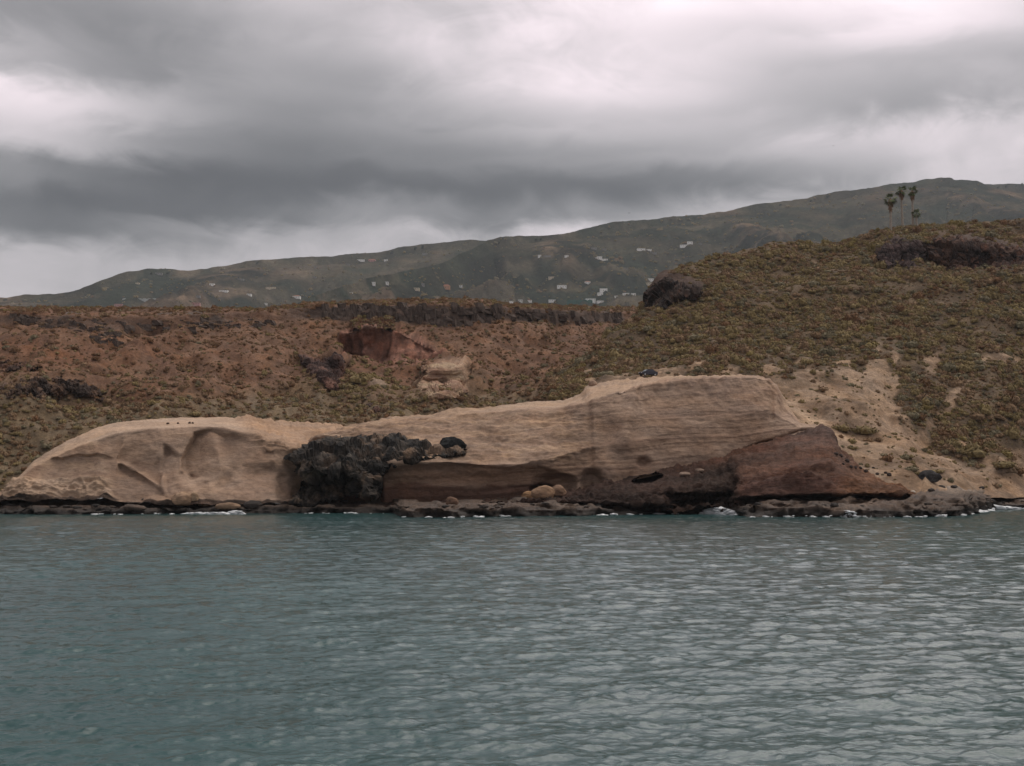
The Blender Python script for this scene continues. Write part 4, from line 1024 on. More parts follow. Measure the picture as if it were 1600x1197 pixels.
LM = [(1410, 352, 'the four palms'), (1055, 458, 'the dark crag on the left shoulder'), (1540, 402, 'the reddish rock band'), (1405, 398, 'the purple-brown outcrop'), (1013, 584, 'the parked car'), (1205, 596, 'the right end of the tan cliff top'),
      (1394, 600, 'the narrow bare gully'), (1455, 576, 'the wide bare patch'), (1495, 618, 'the slanting bare streak'), (1285, 665, 'the red bank peak'), (1455, 744, 'the dark grey boulder'), (690, 596, 'the pale tuff face'), (600, 540, 'the red alcove'),
      (505, 580, 'the overhanging crag'), (80, 610, 'the long dark ledge'), (640, 490, 'the basalt rim'), (300, 655, 'the headland top'), (110, 690, 'the headland left shoulder'), (1100, 590, 'the middle of the tan cliff top'), (850, 632, 'the low tan terrace'),
      (1250, 480, 'the middle of the right hill'), (1560, 500, 'the right flank of the right hill'), (1180, 400, 'the right hill skyline'), (1560, 660, 'the lower right slope'), (950, 545, 'the ravine mouth')]
for q in chosen:
    nm = KINDS_[KD[q]][0]
    dd = [((qx[q] - a) ** 2 + (qy[q] - b) ** 2, a, b, t) for a, b, t in LM]; d2, a, b, t = min(dd)
    ex, ey = qx[q] - a, qy[q] - b; dist = d2 ** .5
    side = ('right of' if ex > 0 else 'left of') if abs(ex) > 2.2 * abs(ey) else ('below' if ey > 0 else 'above') if abs(ey) > 2.2 * abs(ex) else ('lower %s of' if ey > 0 else 'upper %s of') % ('right' if ex > 0 else 'left')
    far = 'close ' if dist < 26 else '' if dist < 60 else 'far '
    sz = 'big' if size[q] > np.percentile(size[chosen], 66) else 'medium'
    shrub_obj(Vector(PT[q]) - Vector((0, 0, .1)), float(SC[q]), int(KD[q]), '%s %s shrub %s%s %s' % (sz, nm, far, side, t), nm + ' ' + ZL[ZN[q]][1])
for px, py, w, kd, lb in [(1313, 671, 36, 0, 'wide olive shrub directly right of the peak of the red bank'), (1352, 675, 40, 0, 'wide dark olive shrub patch, second from the red peak'),
                          (1371, 688, 20, 2, 'brownish shrub below the second olive patch from the red peak'), (1330, 690, 18, 0, 'small dark shrub below the wide shrub by the red peak'),
                          (1416, 713, 20, 0, 'flat dark green shrub alone on the pale slope'), (1384, 712, 15, 1, 'small grey-green shrub left of the flat dark green shrub'),
                          (1463, 737, 22, 0, 'green shrub directly behind the dark grey boulder'), (1421, 734, 22, 1, 'grey-green shrub left of the dark grey boulder'),
                          (1249, 618, 12, 1, 'upright grey-green shrub near the right end of the tan cliff top'), (1284, 609, 18, 2, 'brown shrub on the pale ground right of the tan cliff'),
                          (1520, 712, 44, 0, 'broad olive shrub mass where the gully meets the beach'), (1565, 728, 40, 0, 'long green shrub strip on the pale ground at the right beach'),
                          (558, 596, 34, 0, 'dense green shrub on the floor of the red alcove'), (578, 590, 26, 4, 'yellow-green shrub beside the dense green one in the red alcove'),
                          (545, 606, 26, 0, 'green shrub at the foot of the dark overhanging crag')]:
    h = ray(T_NEAR, px, py)[0]
    if h is not None: shrub_obj(h + Vector((0, 0.2, -.15)), 0.62 * w * h.y / F, kd, lb, None, 0.62)

def scatter_obj(name, pts, scl, kinds, label):
    me = bpy.data.meshes.new(name); me.vertices.add(len(pts)); me.vertices.foreach_set('co', np.asarray(pts, np.float32).ravel())
    n = len(pts); r = np.random.default_rng(9)
    a = me.attributes.new('idx', 'INT', 'POINT'); a.data.foreach_set('value', (kinds * 3 + r.integers(0, 3, n)).astype(np.int32))
    a = me.attributes.new('scl', 'FLOAT_VECTOR', 'POINT')
    sv = np.stack([scl * r.uniform(.85, 1.2, n), scl * r.uniform(.85, 1.2, n), scl * r.uniform(.7, 1.05, n)], -1)
    a.data.foreach_set('vector', sv.astype(np.float32).ravel())
    a = me.attributes.new('rot', 'FLOAT_VECTOR', 'POINT')
    a.data.foreach_set('vector', np.stack([r.uniform(-.2, .2, n), r.uniform(-.2, .2, n), r.uniform(0, 6.28, n)], -1).astype(np.float32).ravel())
    o = obj(name, me)
    ng = bpy.data.node_groups.new(name + '_nodes', 'GeometryNodeTree')
    ng.interface.new_socket('Geometry', in_out='INPUT', socket_type='NodeSocketGeometry'); ng.interface.new_socket('Geometry', in_out='OUTPUT', socket_type='NodeSocketGeometry')
    gi, go = ng.nodes.new('NodeGroupInput'), ng.nodes.new('NodeGroupOutput')
    iop = ng.nodes.new('GeometryNodeInstanceOnPoints'); ci = ng.nodes.new('GeometryNodeCollectionInfo')
    ci.inputs['Collection'].default_value = SRC; ci.inputs['Separate Children'].default_value = True; ci.inputs['Reset Children'].default_value = True
    iop.inputs['Pick Instance'].default_value = True
    def na(nm, t):
        q = ng.nodes.new('GeometryNodeInputNamedAttribute'); q.data_type = t; q.inputs['Name'].default_value = nm; return q.outputs['Attribute']
    ng.links.new(gi.outputs[0], iop.inputs['Points']); ng.links.new(ci.outputs[0], iop.inputs['Instance'])
    ng.links.new(na('idx', 'INT'), iop.inputs['Instance Index']); ng.links.new(na('scl', 'FLOAT_VECTOR'), iop.inputs['Scale']); ng.links.new(na('rot', 'FLOAT_VECTOR'), iop.inputs['Rotation'])
    ng.links.new(iop.outputs[0], go.inputs[0])
    md = o.modifiers.new('scatter', 'NODES'); md.node_group = ng
    return tag(o, label, 'scrub', None, 'stuff')
rest = np.ones(len(PT), bool); rest[chosen] = False
for zi, (nm, lb) in enumerate([('scrub', 'low dense scrub covering the right hill'), ('scrub', 'sparse low bushes on the pale earth by the right shore'), ('scrub', 'low brown scrub dotting the ravine slope'), ('scrub', 'ochre scrub along the plateau rim')]):
    q = rest & (ZN == zi)
    scatter_obj(nm, PT[q] - np.array([0, 0, .08]), SC[q], KD[q], lb)
# ================================================================== PALMS
M_TRUNK = mat_plain('palm_trunk', (0.30, 0.26, 0.22), 0.9, 0.25, 3.0)
M_SKIRT = mat_plain('palm_skirt', (0.22, 0.13, 0.08), 0.95, 0.3, 4.0)
M_FROND = mat_plain('palm_frond', (0.085, 0.105, 0.04), 0.7, 0.3, 3.0, per_object=0.25)
def tube(pts, rads, seg=8):
    V, Q = [], []
    for p, r in zip(pts, rads):
        for k in range(seg):
            a = 2 * math.pi * k / seg; V.append((p[0] + r * math.cos(a), p[1] + r * math.sin(a), p[2]))
    for i in range(len(pts) - 1):
        for k in range(seg): Q.append((i * seg + k, i * seg + (k + 1) % seg, (i + 1) * seg + (k + 1) % seg, (i + 1) * seg + k))
    return V, Q
def py_mesh(name, V, Q, mat):
    me = bpy.data.meshes.new(name); me.from_pydata([tuple(v) for v in V], [], [tuple(q) for q in Q]); me.materials.append(mat); return me
def fan_leaf():
    V, Q = [], []
    V += [(0, -.03, 0), (0, .03, 0), (.95, .02, -.05), (.95, -.02, -.05)]; Q.append((0, 1, 2, 3))
    nb = 11
    for k in range(nb):
        a = math.radians(-95 + 190 * k / (nb - 1)); L = 1.0 * (1 - 0.18 * abs(a) / 1.6)
        ca, sa = math.cos(a), math.sin(a); b = len(V); w = .075
        V += [(.93, 0, -.05), (.93 + .55 * L * ca - w * sa, .55 * L * sa + w * ca, -.03), (.93 + L * ca, L * sa, -.30), (.93 + .55 * L * ca + w * sa, .55 * L * sa - w * ca, -.03)]
        Q.append((b, b + 1, b + 2, b + 3))
    return py_mesh('frond', V, Q, M_FROND)
LEAF = fan_leaf()
def palm(px, top, base_y, Y, crown, skirt, label):
    b = unproj(px, base_y, Y); g = drop(T_R, b[0], Y)
    zt = unproj(px, top, Y)[2] - crown * .55
    gz = g.z if g is not None else b[2]
    H = zt - gz
    root = bpy.data.objects.new('palm_tree', None); link(root); root.location = (b[0], Y, gz); tag(root, label, 'palm tree', 'four palms on the crest of the right hill')
    n = 9; ln = rr.uniform(-.25, .25)
    pts = [(ln * math.sin(t * 2.2) , 0.1 * t, -.5 + (H + .5) * t) for t in np.linspace(0, 1, n)]
    V, Q = tube(pts, [0.46 - 0.16 * t + (0.14 if t == 0 else 0) for t in np.linspace(0, 1, n)], 9)
    obj('trunk', py_mesh('trunk', V, Q, M_TRUNK), None, root)
    tx, ty = pts[-1][0], pts[-1][1]
    if skirt:
        V, Q = [], []
        r = random.Random(int(px))
        for k in range(150):
            a = r.uniform(0, 6.28); z = H - r.uniform(0, skirt); rad = .35 + (0.75 + .25 * r.random()) * crown * .3 * math.sin(math.pi * (0.25 + .7 * (H - z) / skirt))
            i0 = len(V); dx, dy = math.cos(a), math.sin(a); w = .16
            V += [(tx + .2 * dx - w * dy, .2 * dy + w * dx, z + .35), (tx + .2 * dx + w * dy, .2 * dy - w * dx, z + .35), (tx + rad * dx + .08 * dy, rad * dy, z - .35), (tx + rad * dx - .08 * dy, rad * dy, z - .45)]
            Q.append((i0, i0 + 1, i0 + 2, i0 + 3))
        obj('skirt', py_mesh('skirt', V, Q, M_SKIRT), None, root)
    for k in range(28):
        el = math.radians(rr.uniform(-62, 80)); 
        o = bpy.data.objects.new('frond', LEAF); link(o, root)
        o.location = (tx, ty, H + .1); sc_ = crown / 1.9 * rr.uniform(.85, 1.1) * (0.85 if el > 1.1 else 1)
        o.scale = (sc_, sc_, sc_); o.rotation_euler = (rr.uniform(-.4, .4), -el, k * 2.399 + rr.uniform(-.2, .2))
palm(1391.5, 305, 359, 374, 2.5, 3.8, 'palm with the broadest brown skirt, leftmost of the four on the crest')
palm(1411, 293, 357, 377, 2.2, 2.6, 'tallest palm with a pale bare trunk, second from left on the crest')
palm(1426.5, 294, 356, 379, 2.1, 2.8, 'tall slender palm, third from left on the crest')
palm(1433, 330, 355, 378, 1.9, 0, 'short palm without a skirt, rightmost of the four on the crest')

# ================================================================== HOUSES ON THE MOUNTAIN
WM = {'white': mat_plain('white_wall', (0.80, 0.78, 0.75), 0.9, 0.08, .3), 'cream': mat_plain('cream_wall', (0.55, 0.46, 0.34), 0.9, 0.1, .3), 'orange': mat_plain('orange_wall', (0.50, 0.26, 0.15), 0.9, 0.1, .3),
      'pink': mat_plain('pink_wall', (0.45, 0.22, 0.20), 0.9, 0.1, .3), 'grey': mat_plain('grey_wall', (0.22, 0.21, 0.2), 0.9, 0.1, .3)}
M_ROOF = mat_plain('tile_roof', (0.30, 0.12, 0.075), 0.9, 0.2, .6); M_FLAT = mat_plain('flat_roof', (0.6, 0.58, 0.56), 0.9, 0.15, .4)
M_PANE = mat_plain('window_glass', (0.03, 0.035, 0.04), 0.2, 0.1, 1, spec=0.5); M_DOOR = mat_plain('door_wood', (0.12, 0.07, 0.04), 0.7, 0.2, 2)
M_SHED = mat_plain('greenhouse_film', (0.42, 0.43, 0.42), 0.6, 0.12, .2); M_NET = mat_plain('green_net', (0.035, 0.10, 0.075), 0.8, 0.15, .2)
def box_vq(x0, x1, y0, y1, z0, z1):
    V = [(x, y, z) for x in (x0, x1) for y in (y0, y1) for z in (z0, z1)]
    return V, [(0, 1, 3, 2), (4, 6, 7, 5), (0, 4, 5, 1), (2, 3, 7, 6), (0, 2, 6, 4), (1, 5, 7, 3)]
def box_obj(name, b, mat, parent): return obj(name, py_mesh(name, *box_vq(*b), mat), None, parent)
HOUSE_AT = []
def house(px, py, w, h, wall, roof, label):
    hit = ray(T_FAR, px, py)[0]
    if hit is None: return
    s = hit.y / F; W, H = w * s * .85, h * s * .76; D = min(W, 14) * .8
    root = bpy.data.objects.new('house', None); link(root); root.location = hit + Vector((0, -2.0, 0.3)); root.rotation_euler = (0, 0, rr.uniform(-.12, .12))
    tag(root, label, 'house', 'houses on the far mountain slopes')
    HOUSE_AT.append(hit[:])
    hw = H * (0.72 if roof == 'tile' else 0.92)
    box_obj('wall', (-W / 2, W / 2, 0, D, -2.5, hw), WM[wall], root)
    if roof == 'tile':
        e = .5; V = [(-W / 2 - e, -e, hw), (W / 2 + e, -e, hw), (W / 2 + e, D + e, hw), (-W / 2 - e, D + e, hw), (-W / 2 + D * .4, D / 2, H + .6), (W / 2 - D * .4, D / 2, H + .6)]
        obj('roof', py_mesh('roof', V, [(0, 1, 5, 4), (1, 2, 5), (2, 3, 4, 5), (3, 0, 4), (0, 3, 2, 1)], M_ROOF), None, root)
    else:
        box_obj('roof', (-W / 2 - .3, W / 2 + .3, -.3, D + .3, hw + .01, H), M_FLAT if wall == 'white' else WM[wall], root)
    nw = max(2, int(W / 5)); st = 2 if hw > 6.5 else 1
    for f in range(st):
        zb = .6 + 1.2 + f * hw / 2
        for k in range(nw):
            xc = -W / 2 + W * (k + .5) / nw
            if f == 0 and k == nw // 2: box_obj('door', (xc - .6, xc + .6, -.09, .05, .6, .6 + min(2.1, hw * .5)), M_DOOR, root)
            else: box_obj('window', (xc - .5, xc + .5, -.07, .05, zb, zb + min(1.4, hw * .3)), M_PANE, root)
HL = [
 (331, 446, 9, 3.5, 'white', 'flat', 'small white house high on the left mountain slope'), (349, 456, 16, 3, 'white', 'flat', 'long low white building on the left mountain slope'),
 (389, 462, 8, 3.5, 'white', 'flat', 'small white house right of the long low building'), (423, 451.5, 18, 3.5, 'cream', 'flat', 'long beige building on the left slope above the white hipped house'),
 (463, 466, 14, 5.5, 'white', 'tile', 'bright white house standing alone near the plateau at left centre'), (415, 476, 6, 3, 'white', 'flat', 'tiny white cube just above the brown plateau'),
 (483, 475, 11, 3, 'white', 'flat', 'low white wall-like house at the plateau rim'), (375, 437.5, 13, 2.5, 'grey', 'flat', 'dull grey building on the upper left slope'),
 (308, 464, 11, 3, 'grey', 'flat', 'grey low building at left below the small white house'), (303, 477, 22, 5, 'pink', 'flat', 'pinkish low house partly behind the plateau at left'),
 (215, 444, 7, 2.5, 'cream', 'flat', 'tiny beige house below the left skyline'), (490, 434, 11, 2.5, 'grey', 'flat', 'grey building mid-slope above the left plateau'),
 (495, 419, 10, 2.5, 'grey', 'flat', 'grey building near the skyline left of the pink house'), (248, 429, 13, 3.5, 'grey', 'flat', 'dark flat building on the left skyline'),
 (564, 408, 13, 3, 'white', 'flat', 'low white house left of the pink house below the skyline'), (581, 409, 13, 5.5, 'pink', 'tile', 'pink house with white neighbours below the skyline'),
 (603, 408, 7, 3, 'white', 'flat', 'small white house right of the pink house below the skyline'), (542, 414, 11, 2, 'grey', 'flat', 'low grey shed left of the white house below the skyline'),
 (664, 398, 9, 3, 'grey', 'flat', 'bluish grey house just under the two skyline trees'), (583, 445, 8, 5.5, 'white', 'flat', 'left one of the two white cubes on the mid slope'),
 (604, 444, 8, 4.5, 'white', 'flat', 'right one of the two white cubes on the mid slope'), (661, 447, 6, 5, 'grey', 'flat', 'small grey tower-like house left of the orange house'),
 (649, 453, 14, 4, 'cream', 'flat', 'cream house below the small grey tower-like house'), (696, 451, 16, 8, 'orange', 'tile', 'orange house with pale top, the largest on the mid slope'),
 (718, 448, 9, 3, 'white', 'flat', 'low white house just right of the orange house'), (548, 459, 8, 2.2, 'white', 'flat', 'thin white shed above the basalt rim'),
 (843, 402, 6, 4.5, 'white', 'flat', 'bright white cube, left of a low wall, upper middle slope'), (856, 401, 12, 2.2, 'grey', 'flat', 'low grey wall-like building beside the bright white cube'),
 (885, 401.5, 7, 3.2, 'white', 'flat', 'white cube between the cube on the left and the terraced villa'), (928, 389.5, 10, 3, 'grey', 'flat', 'pale grey house above the terraced white villa'),
 (944, 391, 8, 3, 'grey', 'flat', 'small grey house right of the pale grey one above the villa'), (935, 405, 14, 5.5, 'white', 'flat', 'terraced white villa on the upper middle slope'),
 (945, 407, 11, 3, 'white', 'flat', 'low white wing at the right of the terraced villa'), (861, 436, 10, 4.5, 'cream', 'flat', 'cream house alone in the middle of the slope'),
 (878, 450, 17, 5.5, 'white', 'flat', 'wide white house below the lone cream house'), (918, 443.5, 11, 5.5, 'white', 'tile', 'white house with reddish roof above the white cluster'),
 (943, 455.5, 14, 6, 'white', 'flat', 'white house at the top of the cluster over the green net'), (938, 461.5, 10, 5.5, 'white', 'flat', 'middle white house of the cluster over the green net'),
 (923, 472.5, 18, 7.5, 'white', 'flat', 'largest white house at the foot of the cluster by the green net'), (938, 473, 12, 4, 'white', 'flat', 'low white wing right of the largest cluster house'),
 (978, 462, 12, 5, 'white', 'flat', 'white house between the cluster and the dark outcrop'), (990, 461.5, 8, 4, 'white', 'flat', 'small white annex nearest left of the beige block'),
 (963, 464.5, 6, 2.6, 'white', 'flat', 'tiny white shed right of the white cluster'), (1016, 439, 13, 5, 'white', 'flat', 'white house above the beige block by the dark outcrop'),
 (1013, 448, 17, 8, 'cream', 'flat', 'big beige block beside the dark outcrop'), (813, 471.5, 8, 4, 'white', 'flat', 'white house, left of a pair on the plateau skyline'),
 (826, 471.5, 12, 4, 'white', 'tile', 'white house, right of a pair on the plateau skyline'), (865, 471.5, 18, 4, 'white', 'flat', 'long white house row on the plateau skyline left of the green net'),
 (799, 472.5, 7, 2.4, 'white', 'flat', 'tiny white shed at the left end of the skyline houses'), (1002, 391.5, 15, 4, 'white', 'flat', 'white house high on the right mountain slope'),
 (1014, 391.5, 9, 2.4, 'white', 'flat', 'low white wing of the high right house'), (1021, 396.5, 12, 2.6, 'grey', 'flat', 'pale low building under the high right house'),
 (805, 459, 7, 2, 'grey', 'flat', 'grey shed above the pair of skyline houses'), (1070, 386, 18, 4.5, 'white', 'flat', 'white farmhouse terrace highest on the right slope'),
 (1078, 381, 10, 4.5, 'white', 'flat', 'upper white block behind the farmhouse terrace'), (1094, 382, 6, 2.8, 'grey', 'flat', 'small grey shed right of the farmhouse terrace'),
 (185, 479, 15, 5, 'pink', 'flat', 'dull pink low building half hidden by the plateau at far left'), (977, 420, 8, 2, 'grey', 'flat', 'grey strip-like shed on the open slope right of centre')]
for a in HL: house(*a)
def greenhouse(px, py, w, h, mat, label):
    hit = ray(T_FAR, px, py)[0]
    if hit is None: return
    s = hit.y / F; W, H = w * s, h * s; bays = max(4, int(w / 7))
    root = bpy.data.objects.new('greenhouse', None); link(root); root.location = hit; tag(root, label, 'greenhouse')
    for k in range(bays):
        x0, x1 = -W / 2 + W * k / bays, -W / 2 + W * (k + 1) / bays; V, Q = [], []
        for y in (0, 30):
            V += [(x0, y, -6), (x0, y, H * .75)] + [(x0 + (x1 - x0) * t, y, H * (.75 + .25 * math.sin(math.pi * t))) for t in (.25, .5, .75)] + [(x1 - .2, y, H * .75), (x1 - .2, y, -6)]
        for i in range(6): Q.append((i, i + 1, i + 8, i + 7))
        Q += [tuple(range(6, -1, -1)), tuple(range(7, 14))]
        obj('bay', py_mesh('bay', V, Q, mat), None, root)
greenhouse(222, 470, 62, 4, M_SHED, 'long pale greenhouse below the left mountain slope')
greenhouse(906, 474, 40, 6, M_NET, 'dark green netted plantation beside the largest cluster house')
fp, fs, fk = [], [], []
for s, n_ in ((ms1, 2200), (ms2, 3600)):
    dn = (0.25 + sstep(fbm(s.V, 160, 4, off=22.), -.1, .5)) * np.ones(s.px.shape); dn[-4:] = 0
    dn *= sstep(s.V[..., 1], 1700, 2000) / (s.V[..., 1] / 2500) 
    pts, i, j = scatter_pts(s, n_, dn, rg); fp.append(pts); fs.append((rg.lognormal(0, .4, n_) * 3.4).clip(1.6, 9)); fk.append(rg.choice([0, 1, 2], n_, p=[.5, .35, .15]))
hp = np.array(HOUSE_AT); hp = np.repeat(hp, 9, 0) + np.stack([rg.normal(0, 17, 9 * len(hp)), rg.uniform(-8, 30, 9 * len(hp)), np.zeros(9 * len(hp))], -1)
hz = [drop(T_FAR, a_, b_) for a_, b_, _ in hp]; hp = np.array([h[:] for h in hz if h is not None])
fp.append(hp); fs.append((rg.lognormal(0, .35, len(hp)) * 2.6).clip(1.5, 5)); fk.append(rg.choice([0, 1], len(hp)))
scatter_obj('distant_scrub', np.concatenate(fp), np.concatenate(fs), np.concatenate(fk), 'dark scattered bushes over the far mountain slopes')

# skyline trees
M_BARK = mat_plain('bark', (0.09, 0.065, 0.05), 0.95, 0.25, 3); M_LEAF = mat_plain('dark_leaves', (0.03, 0.042, 0.022), 0.85, 0.35, .4, per_object=.2)
def tree(px, py, hpx, wr, label, tr=None):
    hit = ray(tr or T_FAR, px, py)[0]
    if hit is None: return
    s = hit.y / F; H = hpx * s; W = H * wr
    root = bpy.data.objects.new('tree', None); link(root); root.location = hit - Vector((0, 0, .5)); tag(root, label, 'tree', 'trees along the mountain skyline')
    V, Q = tube([(0, 0, -2), (0.1, 0, H * .3), (0, 0, H * .6)], [.05 * H, .035 * H, .015 * H], 6)
    obj('trunk', py_mesh('trunk', V, Q, M_BARK), None, root)
    r = np.random.default_rng(int(px)); V, Q = [], []
    for k in range(240):
        d = r.normal(size=3); d /= np.linalg.norm(d); rad = r.uniform(.5, 1.0); p = np.array([d[0] * W / 2 * rad, d[1] * W / 2 * rad, H * .6 + d[2] * H * .42 * rad])
        p += 0.12 * W * np.sin(p[[1, 2, 0]] * 7 / W)
        a = r.normal(size=3); a /= np.linalg.norm(a); b = np.cross(a, d); b /= np.linalg.norm(b) + 1e-6; q = .09 * H
        i0 = len(V); V += [p - a * q, p - b * q, p + a * q, p + b * q]; Q.append((i0, i0 + 1, i0 + 2, i0 + 3))
    obj('crown', py_mesh('crown', V, Q, M_LEAF), None, root)
for px, py, h, w, lb in [(649, 390, 6, .7, 'small dark tree, left of the pair on the middle skyline'), (660, 388.5, 7, .55, 'slim dark tree, right of the pair on the middle skyline'), (612, 396.5, 5, 1.1, 'round tree on the skyline right of the pink house'),
                         (1267, 315, 4, 1.2, 'low bushy tree on the right mountain skyline, left one'), (1293, 309.5, 6, .8, 'dark tree on the right mountain skyline, middle one'), (1219, 321, 4, 1.2, 'small tree on the skyline above the right slope'),
                         (1573, 293, 6, 1.0, 'round dark tree on the far ridge at right'), (1588, 292, 6, .5, 'slim dark tree on the far ridge at right'), (1597, 291.5, 7, .5, 'slim dark tree at the right edge of the far ridge'),
                         (1560, 294, 4, 1.3, 'low tree at the start of the far ridge'), (779, 381, 4.5, 1.0, 'tree where the main mountain ridge begins'), (838, 375, 4, 1.2, 'tree on the skyline left of the sloping ridge step'),
                         (845, 374.5, 4, .9, 'second tree on the skyline left of the ridge step'), (402, 412, 4, 1.2, 'bush-like tree on the left skyline bump'), (236, 428.5, 4, 1.0, 'tree at the left of the dark skyline building'), (262, 428, 4, 1.2, 'tree at the right of the dark skyline building'), (8, 469.5, 4, 1.6, 'low tree clump on the skyline at the left edge')]:
    tree(px, py + 1.0, h, w, lb)

# ================================================================== CAR ON THE CLIFF TOP
def car():
    hit = ray(T_R, 1013, 588)[0]
    if hit is None: return
    root = bpy.data.objects.new('parked_car', None); link(root); root.location = hit + Vector((0, .4, 0.05)); root.rotation_euler = (0, 0, math.radians(24))
    tag(root, 'small dark parked car half hidden by shrubs on the tan cliff top', 'car')
    paint = mat_plain('car_paint', (0.022, 0.022, 0.035), 0.25, 0.05, 1, spec=0.5); glass = mat_plain('car_glass', (0.10, 0.13, 0.14), 0.08, 0.05, 1, spec=0.6); tyre = mat_plain('tyre', (0.02, 0.02, 0.02), 0.9, 0.1, 3)
    metal = mat_plain('rim_metal', (0.45, 0.45, 0.45), 0.4, 0.05, 2, metal=.8); lamp = mat_plain('lamp_glass', (0.6, 0.58, 0.52), 0.2, 0.05, 2)
    prof = [(-1.85, .35), (-1.88, .75), (-1.6, .88), (-0.95, .95), (-.45, 1.38), (.75, 1.42), (1.35, .98), (1.82, .9), (1.88, .5), (1.85, .32)]
    def slab(name, pr, hw, mat, inset=0.0):
        V = [(x, -hw + inset * max(0, z - .95), z) for x, z in pr] + [(x, hw - inset * max(0, z - .95), z) for x, z in pr]; n = len(pr)
        Q = [tuple(range(n)), tuple(range(2 * n - 1, n - 1, -1))] + [(i, (i + 1) % n, n + (i + 1) % n, n + i) for i in range(n)]
        return obj(name, py_mesh(name, V, Q, mat), None, root)
    slab('body', prof, .8, paint, .28)
    for sy in (-1, 1):
        y = sy * .735
        V = [(-.8, y, .99), (.1, y, .99), (.1, y - sy * .09, 1.33), (-.38, y - sy * .09, 1.33)]
        obj('side_window', py_mesh('side_window', V, [(0, 1, 2, 3)], glass), None, root)
        V = [(.2, y, .99), (1.15, y, .99), (.72, y - sy * .09, 1.33), (.2, y - sy * .09, 1.33)]
        obj('side_window', py_mesh('side_window', V, [(0, 1, 2, 3)], glass), None, root)
        box_obj('headlight', (-1.9, -1.78, sy * .6 - .14, sy * .6 + .14, .62, .76), lamp, root)
    V = [(-.93, -.66, .985), (-.93, .66, .985), (-.46, .58, 1.375), (-.46, -.58, 1.375)]
    obj('windscreen', py_mesh('windscreen', [(x - .02, y, z + .02) for x, y, z in V], [(0, 1, 2, 3)], glass), None, root)
    for x in (-1.2, 1.2):
        for sy in (-1, 1):
            def disc(r, w, y0):
                V = [(x + r * math.cos(a), y0 + dy, .31 + r * math.sin(a)) for dy in (-w, w) for a in np.linspace(0, 6.2832, 14, endpoint=False)]
                return V, [tuple(range(14)), tuple(range(27, 13, -1))] + [(i, (i + 1) % 14, 14 + (i + 1) % 14, 14 + i) for i in range(14)]
            wq = obj('wheel', py_mesh('wheel', *disc(.31, .1, sy * .76), tyre), None, root)
            obj('rim', py_mesh('rim', *disc(.18, .02, sy * .86), metal), None, wq)
car()

# ================================================================== BIRDS
M_BIRD = mat_plain('bird_feathers', (0.05, 0.05, 0.05), 0.8, 0.1, 5)
def bird(px, py, Y, span, bank, label):
    root = bpy.data.objects.new('bird', None); link(root); root.location = unproj(px, py, Y); root.rotation_euler = (bank, 0, rr.uniform(0, 1)); tag(root, label, 'bird')
    V, Q = [], []
    for i, (y, r) in enumerate([(-.5, .01), (-.35, .05), (0, .1), (.3, .075), (.42, .055), (.52, .01)]):
        for k in range(8): V.append((r * math.cos(k * .785), y, r * math.sin(k * .785)))
        if i: Q += [((i - 1) * 8 + k, (i - 1) * 8 + (k + 1) % 8, i * 8 + (k + 1) % 8, i * 8 + k) for k in range(8)]
    o = obj('body', py_mesh('body', V, Q, M_BIRD), None, root); o.scale = (span,) * 3
    for s in (-1, 1):
        V = [(0, .15, .05), (0, -.12, .05), (s * .5, .1, .2), (s * .5, -.1, .2), (s * 1.0, -.1, .12), (s * 1.0, -.16, .12)]
        V = V + [(x, y, z + .02) for x, y, z in V]
        w = obj('wing', py_mesh('wing', V, [(0, 2, 3, 1), (2, 4, 5, 3), (6, 7, 9, 8), (8, 9, 11, 10), (0, 6, 8, 2), (2, 8, 10, 4), (1, 3, 9, 7), (3, 5, 11, 9), (4, 10, 11, 5)], M_BIRD), None, root); w.scale = (span,) * 3
bird(1302, 228, 320, .42, .3, 'tiny dark bird in the sky above the right ridge')
bird(983, 333, 300, .40, -.2, 'tiny bird low in the sky over the middle of the mountain')

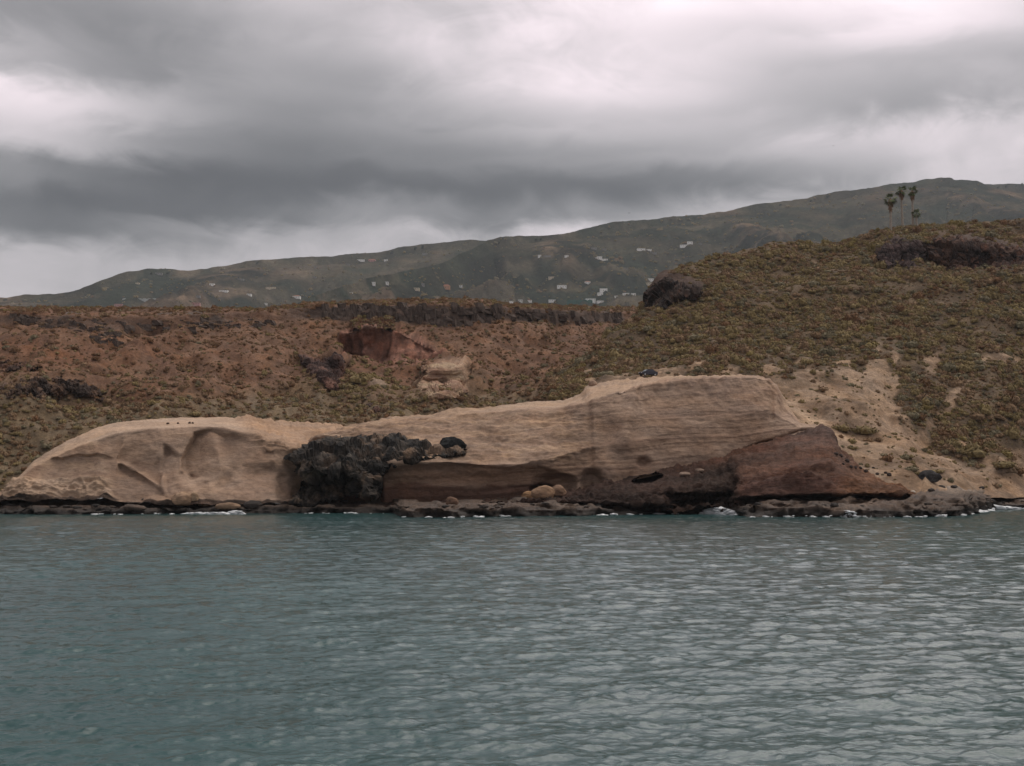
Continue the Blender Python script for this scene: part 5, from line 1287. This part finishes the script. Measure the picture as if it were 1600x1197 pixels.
# ================================================================== FOAM
def foam():
    r = np.random.default_rng(77); V, T = [], []
    I, TT = ICO[1]; n0 = 0
    def blob(p, sx, sy, sz):
        nonlocal n0
        V.append(p + I * np.array([sx, sy, sz]) * (1 + .25 * r.normal(size=(len(I), 1)))); T.append(TT + n0); n0 += len(I)
    wx = [q[0] for q in WATER]; wq = [q[1] for q in WATER]
    def band(a, b, n, up, sz, back=0.0, ylift=0.0, gate=0.0):
        for k in range(n):
            px = r.uniform(a, b); py = np.interp(px, wx, wq) + ylift; Y = Yat(py) - r.uniform(0.0, 1.2) + r.uniform(0, back)
            if gate and math.sin(px * .21 + 1.3 * math.sin(px * .053)) + .7 * math.sin(px * .61) < gate: continue
            p = unproj(px, py, Y); p[2] = r.uniform(-.05, up) * (1 - abs((px - a) / (b - a) * 2 - 1) ** 3)
            s_ = sz * r.lognormal(0, .45); blob(p, s_ * 2.0, s_ * 1.4, s_ * .42)
    band(1084, 1152, 700, .6, .19, .6); band(1095, 1152, 420, .95, .17, .4)
    band(1528, 1620, 520, .5, .2, 3.0); band(1530, 1620, 300, .35, .18, 5.5)
    band(285, 382, 210, .25, .14); band(355, 382, 90, .5, .14)
    band(140, 190, 90, .2, .12, gate=.1); band(470, 560, 90, .16, .11, gate=.3); band(690, 830, 200, .2, .11, .8, gate=.4); band(880, 1084, 260, .2, .12, .8, gate=.2)
    band(1160, 1430, 420, .22, .10, .5, gate=.35); band(1430, 1530, 150, .2, .12, gate=.2); band(200, 290, 70, .15, .10, gate=.4); band(560, 690, 60, .12, .1, gate=.5)
    # water running off the shelf
    def fall(a, b, n, ln):
        for k in range(n):
            px = r.uniform(a, b); w0 = np.interp(px, wx, wq); e0 = np.interp(px, [q[0] for q in EDGE], [q[1] for q in EDGE])
            t = r.uniform(.1, 1.0); py = e0 + (w0 - e0) * t; Y = Yat(w0) - .35 + .5 * (1 - t) 
            blob(unproj(px, py, Y), .035 + .035 * r.random(), .04, ln * r.uniform(.5, 1.3))
    band(1314, 1340, 130, 1.0, .10)
    me = mesh_np('foam', np.concatenate(V), np.concatenate(T))
    o = obj('foam', me, mat_plain('foam_white', (0.72, 0.74, 0.75), 0.8, 0.1, 2.0)); tag(o, 'white surf and trickles along the foot of the rocks', 'foam', None, 'stuff')
foam()

# ================================================================== HAZE
def haze():
    V, Q = box_vq(-4300, 5400, -150, 5400, -6, 1230)
    m = bpy.data.materials.new('haze_air'); m.use_nodes = True; nt = m.node_tree; nt.nodes.clear()
    out = nt.nodes.new('ShaderNodeOutputMaterial'); pv = nt.nodes.new('ShaderNodeVolumePrincipled')
    pv.inputs['Color'].default_value = (0.84, 0.92, 1.0, 1); pv.inputs['Density'].default_value = 0.000048; pv.inputs['Anisotropy'].default_value = 0.1
    nt.links.new(pv.outputs[0], out.inputs['Volume'])
    o = obj('haze', py_mesh('haze', V, Q, m)); tag(o, 'thin grey-blue haze over the land', 'haze', None, 'stuff')
haze()
